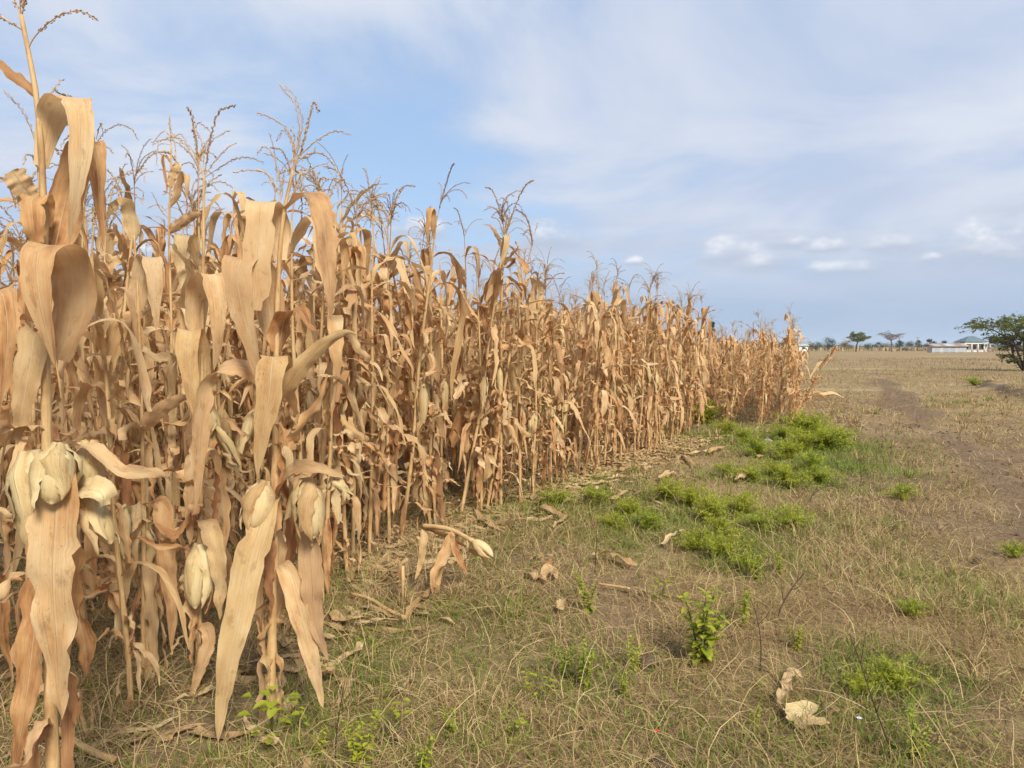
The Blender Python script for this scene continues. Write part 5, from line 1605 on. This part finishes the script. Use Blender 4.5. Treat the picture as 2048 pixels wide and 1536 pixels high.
# bare dark stems
for lab, px, r in (('thick dark twig slanting out of a pale grass tuft', [(1556, 1258), (1562, 1215), (1585, 1175), (1612, 1142)], .0055), ('long thin dark stem leaning across the foreground straw', [(1790, 1525), (1752, 1420), (1722, 1330), (1700, 1270)], .0035),
                   ('thin dark upright stem with side twigs', [(1520, 1345), (1522, 1290), (1514, 1235), (1500, 1195)], .0035), ('fine bowed brown stem arching at the edge of the green', [(1612, 1010), (1630, 985), (1660, 972), (1690, 970)], .004),
                   ('fine upright twig rising from the straw by the track', [(1722, 965), (1722, 945), (1721, 935)], .006), ('thin brown stem in the near grass', [(668, 1530), (675, 1450), (690, 1360)], .003),
                   ('fine brown stem between grass and broken stalk', [(1190, 1150), (1192, 1100), (1193, 1050)], .004)):
    b = on_ground(*px[0])
    d = b[1]
    c = catmull([b] + [P(a, e, d * (1 - .0 * i)) for i, (a, e) in enumerate(px[1:])], 14) - b
    t = thing('bare_twig', b, lab, 'stem', 'bare dark stems in the grass')
    put('stem', tube(c, np.linspace(r, r * .4, 14), 5, 3, .3).mesh('stem', M_TWIG), t)
    for e in (5, 8, 10):
        s = c[e]
        dv = wrs.normal(0, .035, 3) + np.array((0, 0, .05))
        put('twig', tube(np.array([s, s + dv * .6, s + dv * 1.3 + (0, 0, .02)]), np.array((r * .5, r * .4, r * .2)), 3, 3, .3).mesh('twig', M_TWIG), t)


# stones and clods
def lump(px, py, size, label, name, mat, seed):
    rng = np.random.default_rng(seed)
    n, m = 9, 14
    th = np.linspace(0, math.pi, n)
    ph = np.linspace(0, 2 * math.pi, m, endpoint=False)
    rr = 1 + .28 * (vnoise(np.cos(ph)[None, :] * 1.6 + th[:, None] * 1.3 + seed, np.sin(ph)[None, :] * 1.6 + seed * 2 + 0 * th[:, None], seed) - .5) * 2
    rr = rr * (1 + 0 * th[:, None])
    v = np.stack([rr * np.sin(th)[:, None] * np.cos(ph) * size[0], rr * np.sin(th)[:, None] * np.sin(ph) * size[1], rr * np.cos(th)[:, None] * size[2]], -1)
    b = on_ground(px, py, size[2] * .45)
    return tag(put(name, Geo().add(v.reshape(-1, 3), grid_faces(n, m, True)[:, ::-1]).mesh(name, mat), loc=b), label, 'stone' if mat is M_STONE else 'clod')


lump(1535, 888, (.10, .08, .06), 'pale flat-topped stone beside the round green clump', 'stone', M_STONE, 3)
lump(1292, 1330, (.05, .04, .035), 'dark rounded clod half hidden by the pale green weed', 'earth_clod', M_CLOD, 5)
lump(1955, 1122, (.035, .03, .03), 'dark clod with pale side in the straw near the track', 'earth_clod', M_CLOD, 8)
lump(1697, 1140, (.03, .025, .018), 'small whitish stone lying in the straw', 'stone', M_STONE, 11)
lump(780, 1455, (.09, .07, .018), 'broad dark clod of bare earth in the foreground', 'earth_clod', M_CLOD, 13)
lump(1320, 1525, (.045, .04, .018), 'low dark clod at the bottom of the grass', 'earth_clod', M_CLOD, 17)
for lab, px, py, mt in (('small pale violet wildflower on a short stem', 1715, 1470, M_PETAL), ('tiny red wildflower in the foreground straw', 1311, 1492, M_REDPETAL)):
    t = thing('wildflower', on_ground(px, py), lab, 'flower')
    put('stem', tube(np.array([(0, 0, -.01), (.004, 0, .03), (.006, 0, .06)]), .0018, 4).mesh('stem', M_WEED_STEM), t)
    for q in range(5):
        a = q * 1.2566
        g = Geo()
        leaf_quad(g, np.zeros(3), np.array((math.cos(a), math.sin(a), .35)), .013, .011, .5)
        put('petal', g.mesh('petal', mt), t, (.006, 0, .06))


# ------------------------------------------------------------------ trees
def grow(rng, g, p, d, L, r, depth, tips, flat, spread=.75, kids=(2, 4), upbias=.15):
    n = 5
    pts = [p]
    dd = d
    for k in range(n):
        dd = dd + rng.normal(0, .12, 3)
        dd[2] += upbias * .25 * (1 if depth > 1 else -.35 * flat)
        dd = dd / np.linalg.norm(dd)
        pts.append(pts[-1] + dd * L / n)
    pts = np.array(pts)
    tube(pts, np.linspace(r, r * .62, len(pts)), 6 if depth > 1 else 4, 3, rng.uniform(), g)
    if depth == 0:
        tips.append((pts[-1], dd))
        return
    if depth <= 1:
        tips.append((pts[3], dd))
    for q in range(rng.integers(*kids) + (1 if depth == 1 else 0)):
        a = rng.uniform(0, 6.28)
        side = np.array((math.cos(a), math.sin(a), rng.uniform(-.15, .35) * (1 - .7 * flat)))
        nd = dd * (1 - spread) + side * spread
        nd = nd / np.linalg.norm(nd)
        at = pts[-1] if q == 0 else pts[rng.integers(2, 6)]
        grow(rng, g, at, nd, L * rng.uniform(.6, .85), r * .55, depth - 1, tips, flat, spread, kids, upbias)


def leaf_cloud(g, rng, c, r, n, size, squash=.35):
    v = rng.normal(0, 1, (n, 3))
    v = nrm(v) * (rng.uniform(0, 1, (n, 1)) ** .45) * r
    v[:, 2] *= squash
    c = c + v
    a = nrm(rng.normal(0, 1, (n, 3)) * np.array((1, 1, .5)))
    b = nrm(np.cross(a, rng.normal(0, 1, (n, 3))))
    s = size * rng.uniform(.6, 1.5, (n, 1))
    q = np.stack([c - a * s, c + b * s * .42, c + a * s, c - b * s * .42], 1).reshape(-1, 3)
    g.add(q, [np.arange(n)[:, None] * 4 + np.arange(4)], None, np.repeat(np.clip(rng.uniform(0, 1) * .5 + rng.uniform(0, .5, n), 0, .99), 4))


def acacia(name, loc, label, hgt_, rad, seed, stems=5, leaves=55, size=.05, mat=None, trunk=.35, depth=3, group=None, umbrella=True, bark=None, twig_leaves=True):
    rng = np.random.default_rng(seed)
    t = thing(name, loc, label, 'tree', group)
    g, tips = Geo(), []
    th = hgt_ * trunk
    if stems == 1:
        c = catmull([(0, 0, -.1), (rng.normal(0, .04) * hgt_, 0, th * .5), (rng.normal(0, .05) * hgt_, 0, th)], 8)
        tube(c, np.linspace(hgt_ * .032, hgt_ * .022, 8), 8, 3, .5, g)
        for q in range(6):
            a = q * 1.047 + rng.uniform(-.3, .3)
            d = nrm(np.array((math.cos(a), math.sin(a), rng.uniform(.35, .9))))
            grow(rng, g, c[-1], d, hgt_ * .30, hgt_ * .016, depth - 1, tips, 1.0)
    else:
        for q in range(stems):
            a = q * 6.283 / stems + rng.uniform(-.4, .4)
            d = nrm(np.array((math.cos(a) * .9, math.sin(a) * .9, rng.uniform(.5, 1.3))))
            grow(rng, g, np.array((0, 0, -.1)), d, hgt_ * .42, hgt_ * .022, depth, tips, .55)
    P_ = np.array([p for p, _ in tips])
    # fit the crown to the wanted size
    k_z = hgt_ * .95 / max(P_[:, 2].max(), .1)
    k_r = rad * .93 / np.percentile(np.hypot(P_[:, 0], P_[:, 1]), 92)
    S = np.array((k_r, k_r, k_z))
    for a in g.v:
        a *= S.astype(np.float32)
    P_ = P_ * S
    if not umbrella:        # wind- and goat-trimmed: the crown spreads out flat on top
        for a in g.v + [P_]:
            q = np.clip(a[:, 2] / hgt_, 0, 1)
            a[:, 2] = np.where(a[:, 2] > 0, hgt_ * .97 * (1 - (1 - q) ** 1.55), a[:, 2])
    put('trunk', g.mesh('trunk', bark or M_BARK), t)
    cr = Geo()
    for p in P_:
        if p[2] < hgt_ * (trunk * .9 if umbrella else .15):
            continue
        leaf_cloud(cr, rng, p, rad * (rng.uniform(.09, .19) if umbrella else rng.uniform(.05, .13)), leaves, size, .38 if umbrella else .6)
    if leaves:
        put('crown', cr.mesh('crown', mat or M_ACACIA), t)
    return t


def flat_at(px, py):
    return tuple(on_ground(px, py))


b0 = flat_at(2052, 742)
acacia('acacia_tree', b0, 'spreading green acacia with tangled low trunks at the picture edge', 3.75, 3.15, 5, stems=7, leaves=15, size=.075, depth=4, umbrella=False)
def dist_pt(px, d):
    return (float(P(px, 700, d)[0]), d, 0.0)
acacia('acacia_tree', dist_pt(1712, 330), 'flat-topped green acacia in the far pasture', 8.6, 5.6, 21, stems=1, leaves=60, size=.26, trunk=.38, depth=3)
acacia('acacia_tree', dist_pt(1783, 300), 'leafless grey umbrella acacia in the far pasture', 8.4, 5.0, 33, stems=1, leaves=9, size=.16, mat=M_BARETWIG, trunk=.52, depth=4, bark=M_BARETWIG)


def bush_tree(px, d, h, w, label, seed, name='distant_tree', group='trees along the far edge of the pasture', mat=None, conifer=False):
    rng = np.random.default_rng(seed)
    t = thing(name, dist_pt(px, d), label, 'tree', group)
    g = tube(catmull([(0, 0, -.2), (rng.normal(0, .1), 0, h * .3), (rng.normal(0, .2), 0, h * .7)], 7), np.linspace(h * .03, h * .012, 7), 6, 3, .4)
    for q in range(4):
        a = rng.uniform(0, 6.28)
        tube(catmull([(0, 0, h * .25), (math.cos(a) * w * .2, math.sin(a) * w * .2, h * .45), (math.cos(a) * w * .35, math.sin(a) * w * .35, h * .6)], 5), np.linspace(h * .016, h * .006, 5), 5, 3, .4, g)
    put('trunk', g.mesh('trunk', M_BARK), t)
    cr = Geo()
    for q in range(16):
        if conifer:
            z = rng.uniform(.12, 1.0)
            p = np.array((rng.normal(0, .12) * w * (1.05 - z), rng.normal(0, .12) * w, z * h * .97))
            leaf_cloud(cr, rng, p, w * .38 * (1.1 - z), 70, h * .04, .8)
        else:
            z = rng.uniform(.3, .9)
            a = rng.uniform(0, 6.28)
            rr = w * .36 * math.sqrt(rng.uniform()) * math.sin(math.pi * min(.92, .2 + .8 * z))
            leaf_cloud(cr, rng, np.array((math.cos(a) * rr, math.sin(a) * rr, z * h)), w * rng.uniform(.13, .24), 80, max(.16, h * .035), .7)
    put('crown', cr.mesh('crown', mat or M_FARLEAF), t)


BT = [(1425, 250, 10.0, 4.5, 'dark pointed conifer rising behind the far corn', True), (1405, 255, 8.0, 6, 'dark green tree beside the pointed conifer', False), (1462, 262, 5.0, 6, 'low dark tree behind the red roof', False),
      (1490, 300, 4.2, 9, 'broad green tree by the utility pole', False), (1525, 310, 4.6, 10, 'rounded green tree past the utility pole', False), (1562, 320, 3.8, 8, 'low green tree before the white building', False),
      (1632, 330, 4.2, 8, 'dark green bush at the end of the white building', False), (1656, 320, 5.6, 9, 'dense green tree between corn tip and flat-topped acacia', False), (1690, 345, 3.6, 10, 'low green thicket at the foot of the flat-topped acacia', False),
      (1735, 380, 3.4, 9, 'low bushes beyond the flat-topped acacia', False), (1757, 400, 4.4, 6, 'small dark tree between the two acacias', False), (1800, 390, 5.4, 6, 'loose dark tree just behind the bare acacia', False),
      (1822, 410, 4.8, 9, 'rounded dark tree past the bare acacia', False), (1838, 400, 5.6, 6, 'domed dark tree before the shed', False), (1858, 390, 6.2, 5, 'taller dark tree behind the end of the shed', False), (1888, 400, 5.4, 6, 'dark tree peeping over the shed roof', False),
      (1913, 410, 4.6, 7, 'dark low tree between shed and house', False), (1868, 410, 5.0, 6, 'dark round tree over the shed roof end', False), (2010, 300, 5.5, 8, 'dark tree behind the spreading acacia', False), (1770, 420, 3.2, 12, 'long low bushes far behind the bare acacia', False)]
for q, (px, d, h, w, lab, con) in enumerate(BT):
    bush_tree(px, d, h, w, lab, 200 + q, conifer=con)
bush_tree(1812, 372, 1.9, 4.4, 'rounded grey-brown dry bush in the far pasture', 260, 'dry_bush', 'trees along the far edge of the pasture', M_GREYWEED)

# continuous low scrub that closes the pasture
sc = Geo()
srs = np.random.default_rng(8)
for q in range(420):
    d = srs.uniform(420, 620)
    px = srs.uniform(1050, 2250)
    p = np.array(dist_pt(px, d))
    leaf_cloud(sc, srs, p + (0, 0, srs.uniform(.6, 2.6)), srs.uniform(2.5, 6), 26, .55, .45)
tag(put('far_scrub', sc.mesh('far_scrub', M_FARLEAF)), 'dark line of scrub along the horizon', 'scrub', kind='stuff')

# far strip of ripe corn
fc = Geo()
n = 15000
d = np.sqrt(srs.uniform(395 ** 2, 470 ** 2, n))
px = srs.uniform(1380, 2120, n)
x = (px - 1024) / FPX * d
h = srs.uniform(1.6, 2.3, n)
a = srs.uniform(0, 3.14, n)
dxv = np.stack([np.cos(a), np.sin(a), 0 * a], -1) * srs.uniform(.10, .28, n)[:, None]
b = np.stack([x, d, 0 * d], -1)
tp = b + np.stack([srs.normal(0, .2, n), srs.normal(0, .2, n), h], -1)
md = (b + tp) / 2 + np.stack([srs.normal(0, .2, n), srs.normal(0, .2, n), .3 * h], -1) * .6
v = np.stack([b - dxv, b + dxv, md + dxv * 1.5, tp, md - dxv * 1.5], 1).reshape(-1, 3)
fc.add(v, [np.arange(n)[:, None] * 5 + np.array((0, 1, 2, 4)), np.arange(n)[:, None] * 5 + np.array((4, 2, 3))], None, np.repeat(srs.uniform(0, .6, n), 5))
M_FARCORN = simple("far_dry_corn", [(0.0, (0.33, 0.23, 0.11)), (0.5, (0.46, 0.33, 0.16)), (1.0, (0.56, 0.43, 0.23))], 0.8, .05, .1)
tag(put('far_corn', fc.mesh('far_corn', M_FARCORN)), 'pale strip of ripe corn across the far side of the pasture', 'corn', kind='stuff')


# ------------------------------------------------------------------ buildings far off
def boxes(lst):
    g = Geo()
    for (x0, x1, y0, y1, z0, z1) in lst:
        v = np.array([(x, y, z) for z in (z0, z1) for x, y in ((x0, y0), (x1, y0), (x1, y1), (x0, y1))])
        f = np.array([(0, 3, 2, 1), (4, 5, 6, 7), (0, 1, 5, 4), (1, 2, 6, 5), (2, 3, 7, 6), (3, 0, 4, 7)])
        for q in f:
            g.add(v[q], np.array([(0, 1, 2, 3)]))
    return g


def hip_roof(x0, x1, y0, y1, z0, z1, ridge=.35, over=.5):
    x0, x1, y0, y1 = x0 - over, x1 + over, y0 - over, y1 + over
    cx, cy, rx = (x0 + x1) / 2, (y0 + y1) / 2, (x1 - x0) / 2 * ridge
    v = np.array([(x0, y0, z0), (x1, y0, z0), (x1, y1, z0), (x0, y1, z0), (cx - rx, cy, z1), (cx + rx, cy, z1), (x0, y0, z0 - .18), (x1, y0, z0 - .18), (x1, y1, z0 - .18), (x0, y1, z0 - .18)])
    g = Geo()
    for q in ((0, 1, 5, 4), (2, 3, 4, 5), (0, 6, 7, 1), (1, 7, 8, 2), (2, 8, 9, 3), (3, 9, 6, 0), (6, 9, 8, 7)):
        g.add(v[list(q)], np.array([(0, 1, 2, 3)]))
    for q in ((1, 2, 5), (3, 0, 4)):
        g.add(v[list(q)], np.array([(0, 1, 2)]))
    return g


def corrugated(w, h, pitch=.09, depth=.02):
    n = max(6, int(w / pitch * 2)) + 1
    x = np.linspace(0, w, n)
    yv = depth * np.cos(np.arange(n) * math.pi)
    v = np.stack([np.repeat(x, 2), np.repeat(yv, 2), np.tile((0, h), n)], -1)
    return Geo().add(v, grid_faces(n, 2))


# corrugated shed
SD = 262.0
w0, w1 = P(1864, 700, SD)[0], P(1933, 700, SD)[0]
shed = thing('corrugated_shed', (w0, SD, 0), 'long low grey corrugated metal shed with rusty lean-to roof', 'shed')
Wd = w1 - w0
npan = 9
pw = Wd / npan
prng = np.random.default_rng(4)
mep = [corrugated(pw - .03, 1.75).mesh('wall_panel', M_ZINC), corrugated(pw - .03, 1.66).mesh('wall_panel', M_ZINC)]
for q in range(npan):
    put('wall_panel', mep[q % 2], shed, (q * pw, 0, .03 + .05 * (q % 2)))
mer = corrugated(pw + .02, 3.4).mesh('roof_panel', M_RUST)
mer2 = corrugated(pw + .02, 3.4).mesh('roof_panel', M_ZINC)
for q in range(npan + 1):
    put('roof_panel', mer2 if q in (1, 4, 5) else mer, shed, (q * pw - .4, -.45, 2.15 + .004 * (q % 2)), (math.radians(-76), 0, 0))
for q in range(5):
    put('post', boxes([(-.06, .06, -.06, .06, 0, 2.2)]).mesh('post', M_POST), shed, (q * Wd / 4, .1, 0))
put('back_wall', boxes([(0, Wd, 3.0, 3.08, 0, 2.7)]).mesh('back_wall', M_RUST), shed)
put('side_wall', boxes([(0, .05, .1, 3.0, 0, 2.2)]).mesh('side_wall', M_RUST), shed)
put('side_wall', boxes([(Wd - .05, Wd, .1, 3.0, 0, 2.2)]).mesh('side_wall', M_RUST), shed)
put('gable_board', boxes([(-.3, Wd + .3, -.5, -.42, 1.98, 2.12)]).mesh('gable_board', M_RUST), shed)

# white house with blue hipped roof, behind the big acacia
HD = 300.0
hx0 = P(1930, 700, HD)[0]
house = thing('white_house', (hx0, HD, 0), 'white house with blue-grey hipped roof partly behind the acacia', 'house')
put('wall', boxes([(0, 9.5, 2.2, 9, 0, 3.4), (2.5, 8.5, 3, 8, 3.402, 3.9)]).mesh('wall', M_WALL), house)
put('roof', hip_roof(1.2, 9.2, 1.6, 8.6, 3.95, 6.1, .25).mesh('roof', M_ROOFBLUE), house)
put('porch_slab', boxes([(-.4, 9.9, -.3, 2.2, 3.1, 3.45)]).mesh('porch_slab', M_WALL), house)
for q in range(5):
    put('column', tube(np.array([(q * 2.35 + .2, 0, 0), (q * 2.35 + .2, 0, 1.5), (q * 2.35 + .2, 0, 3.1)]), .2, 10).mesh('column', M_WALL), house)
for q in range(3):
    wn = put('window', boxes([(1.0 + q * 3.0, 2.4 + q * 3.0, 2.12, 2.19, 1.0, 2.5)]).mesh('window', M_DARK), house)
    put('frame', boxes([(.9 + q * 3.0, 1.0 + q * 3.0, 2.08, 2.19, .9, 2.6), (2.4 + q * 3.0, 2.5 + q * 3.0, 2.08, 2.19, .9, 2.6), (1.0 + q * 3.0, 2.4 + q * 3.0, 2.08, 2.19, 2.5, 2.6), (1.0 + q * 3.0, 2.4 + q * 3.0, 2.08, 2.19, .9, 1.0)]).mesh('frame', M_WALL), wn)
tx0 = P(1984, 700, 290)[0]
tank = thing('water_tank', (tx0, 290, 0), 'dark water tank on a stand beside the white house', 'tank')
zs = np.array([(0, 0, 3.2), (0, 0, 3.25), (0, 0, 4.3), (0, 0, 5.4), (0, 0, 5.7), (0, 0, 5.8)])
put('tank_body', tube(zs, np.array((1.0, 1.1, 1.12, 1.1, .7, .3)), 16).mesh('tank_body', M_TANK), tank)
for a in ((-.8, -.8), (.8, -.8), (.8, .8), (-.8, .8)):
    put('leg', boxes([(a[0] - .08, a[0] + .08, a[1] - .08, a[1] + .08, 0, 3.2)]).mesh('leg', M_POST), tank)
put('platform', boxes([(-1.1, 1.1, -1.1, 1.1, 3.1, 3.2)]).mesh('platform', M_POST), tank)
# red-roofed houses behind the low corn block
for lab, px, d, w, hw, hr, rf in (('small house with bright red roof behind the far corn', 1447, 235, 5.0, 2.2, 3.8, M_ROOFRED), ('house with dark roof beside the red-roofed one', 1432, 232, 5.0, 2.7, 4.6, M_ROOFBLUE)):
    t = thing('far_house', dist_pt(px - 10, d), lab, 'house')
    put('wall', boxes([(0, w, 0, 5, 0, hw)]).mesh('wall', M_WALL), t)
    put('roof', hip_roof(0, w, 0, 5, hw + .19, hr, .5).mesh('roof', rf), t)
    put('window', boxes([(1.0, 2.2, -.05, -.004, .9, 1.9)]).mesh('window', M_DARK), t)
    put('door', boxes([(3.1, 4.0, -.05, -.004, 0, 2.0)]).mesh('door', M_DARK), t)
t = thing('long_white_building', dist_pt(1588, 340), 'long low white building beyond the far corner of the corn', 'building')
put('wall', boxes([(0, 6.0, 0, 6, 0, 2.4)]).mesh('wall', M_WALL), t)
put('roof', hip_roof(0, 6.0, 0, 6, 2.6, 3.3, .8).mesh('roof', M_ZINC), t)
for q in range(2):
    put('window', boxes([(1 + q * 2.5, 2.1 + q * 2.5, -.05, -.004, 1.0, 2.0)]).mesh('window', M_DARK), t)
# fence between shed and house, utility poles
for q in range(7):
    px = 1938 + q * 8
    tag(put('fence_post', tube(np.array([(0, 0, -.2), (.02, 0, .9), (0, 0, 1.9)]), .07, 6).mesh('fence_post', M_POST), loc=dist_pt(px, 275)), ORD[q] + ' thin wooden fence post counted from the shed towards the house', 'fence post', 'fence posts by the shed')
for px, d, h, lab in ((1507, 240, 7.8, 'wooden utility pole with crossarm above the far corn'), (1835, 380, 7.0, 'pale utility pole standing among the far trees'), (1553, 330, 7.5, 'thin utility pole before the white building')):
    t = thing('utility_pole', dist_pt(px, d), lab, 'pole')
    put('pole', tube(np.array([(0, 0, -.2), (0, 0, h * .5), (0, 0, h)]), np.array((.16, .14, .11)), 8).mesh('pole', M_POST), t)
    put('crossarm', boxes([(-.9, .9, -.06, .06, h * .90, h * .93)]).mesh('crossarm', M_POST), t)
    for s in (-.75, 0.2, .75):
        put('insulator', tube(np.array([(s, 0, h * .93), (s, 0, h * .945), (s, 0, h * .96)]), .05, 6).mesh('insulator', M_WALL), t)


# ------------------------------------------------------------------ animals and a person, tiny in the far pasture
def skin_body(name, verts, edges, radii, mat, loc, rz=0.0):
    me = bpy.data.meshes.new(name)
    me.from_pydata(verts, edges, [])
    o = put(name, me, loc=loc, rot=(0, 0, rz))
    md = o.modifiers.new('skin', 'SKIN')
    sk = me.skin_vertices[0].data
    for i, r in enumerate(radii):
        sk[i].radius = r if isinstance(r, tuple) else (r, r)
        sk[i].use_root = (i == 0)
    o.modifiers.new('subsurf', 'SUBSURF').levels = 1
    o.modifiers['subsurf'].render_levels = 1
    me.materials.append(mat)
    return o


def cow(px, d, rz, label, s=1.0, mat=None):
    V = [(-.55, 0, 1.05), (0, 0, 1.0), (.5, 0, 1.08), (.8, 0, 1.22), (1.0, 0, 1.25), (1.28, 0, 1.05),
         (-.6, .2, .8), (-.68, .2, .48), (-.62, .2, .02), (-.6, -.2, .8), (-.68, -.2, .48), (-.62, -.2, .02),
         (.5, .2, .75), (.5, .2, .4), (.5, .2, .02), (.5, -.2, .75), (.5, -.2, .4), (.5, -.2, .02), (-.78, 0, 1.1), (-.86, 0, .6), (.98, .16, 1.32), (.98, -.16, 1.32)]
    E = [(0, 1), (1, 2), (2, 3), (3, 4), (4, 5), (0, 6), (6, 7), (7, 8), (0, 9), (9, 10), (10, 11), (2, 12), (12, 13), (13, 14), (2, 15), (15, 16), (16, 17), (0, 18), (18, 19), (4, 20), (4, 21)]
    R = [.30, .36, .30, .19, .15, .09, .17, .08, .07, .17, .08, .07, .14, .07, .06, .14, .07, .06, .04, .03, .04, .04]
    V = [tuple(np.array(v) * s) for v in V]
    o = skin_body('grazing_cow', V, E, [r * s for r in R], mat or M_HIDE, dist_pt(px, d), rz)
    return tag(o, label, 'cow', 'cattle in the far pasture')


cow(1671, 385, 2.6, 'small dark cow standing before the far corn strip', 1.0)
cow(1700, 400, .4, 'reddish-brown cow beside the flat-topped acacia', .95)
cow(1693, 410, 1.2, 'dark cow half hidden near the flat-topped acacia', .9)
V = [(0, 0, .95), (0, 0, 1.2), (0, 0, 1.42), (0, 0, 1.52), (0, 0, 1.66), (.10, 0, .88), (.11, .03, .48), (.11, 0, .05), (.12, -.12, .03), (-.10, 0, .88), (-.11, -.02, .48), (-.11, .02, .05), (-.12, -.10, .03),
     (.20, 0, 1.38), (.25, -.03, 1.1), (.25, -.12, .86), (-.20, 0, 1.38), (-.25, -.03, 1.1), (-.25, -.10, .86)]
E = [(0, 1), (1, 2), (2, 3), (3, 4), (0, 5), (5, 6), (6, 7), (7, 8), (0, 9), (9, 10), (10, 11), (11, 12), (2, 13), (13, 14), (14, 15), (2, 16), (16, 17), (17, 18)]
R = [.16, .15, .16, .06, .10, .10, .07, .05, .045, .10, .07, .05, .045, .07, .05, .04, .07, .05, .04]
tag(skin_body('person', V, E, R, M_CLOTH, dist_pt(1806, 372)), 'person in dark clothes standing beside the dry bush', 'person')

# ------------------------------------------------------------------ air
hz = Geo()
x0, x1, y0, y1, z0, z1 = -11000, 11000, -600, 10500, -4, 125
v = np.array([(x, y, z) for z in (z0, z1) for x, y in ((x0, y0), (x1, y0), (x1, y1), (x0, y1))])
hz.add(v, np.array([(0, 3, 2, 1), (4, 5, 6, 7), (0, 1, 5, 4), (1, 2, 6, 5), (2, 3, 7, 6), (3, 0, 4, 7)]))
mh = bpy.data.materials.new('haze_air')
mh.use_nodes = True
NH = Nodes(mh.node_tree)
pv = NH.new('ShaderNodeVolumePrincipled')
pv.inputs['Color'].default_value = (0.72, 0.84, 1.0, 1)
pv.inputs['Density'].default_value = 0.00018
oh = NH.new('ShaderNodeOutputMaterial')
NH.t.links.new(pv.outputs[0], oh.inputs['Volume'])
tag(put('haze', hz.mesh('haze', mh, False)), 'thin blue haze over the distant land', 'haze', kind='stuff')
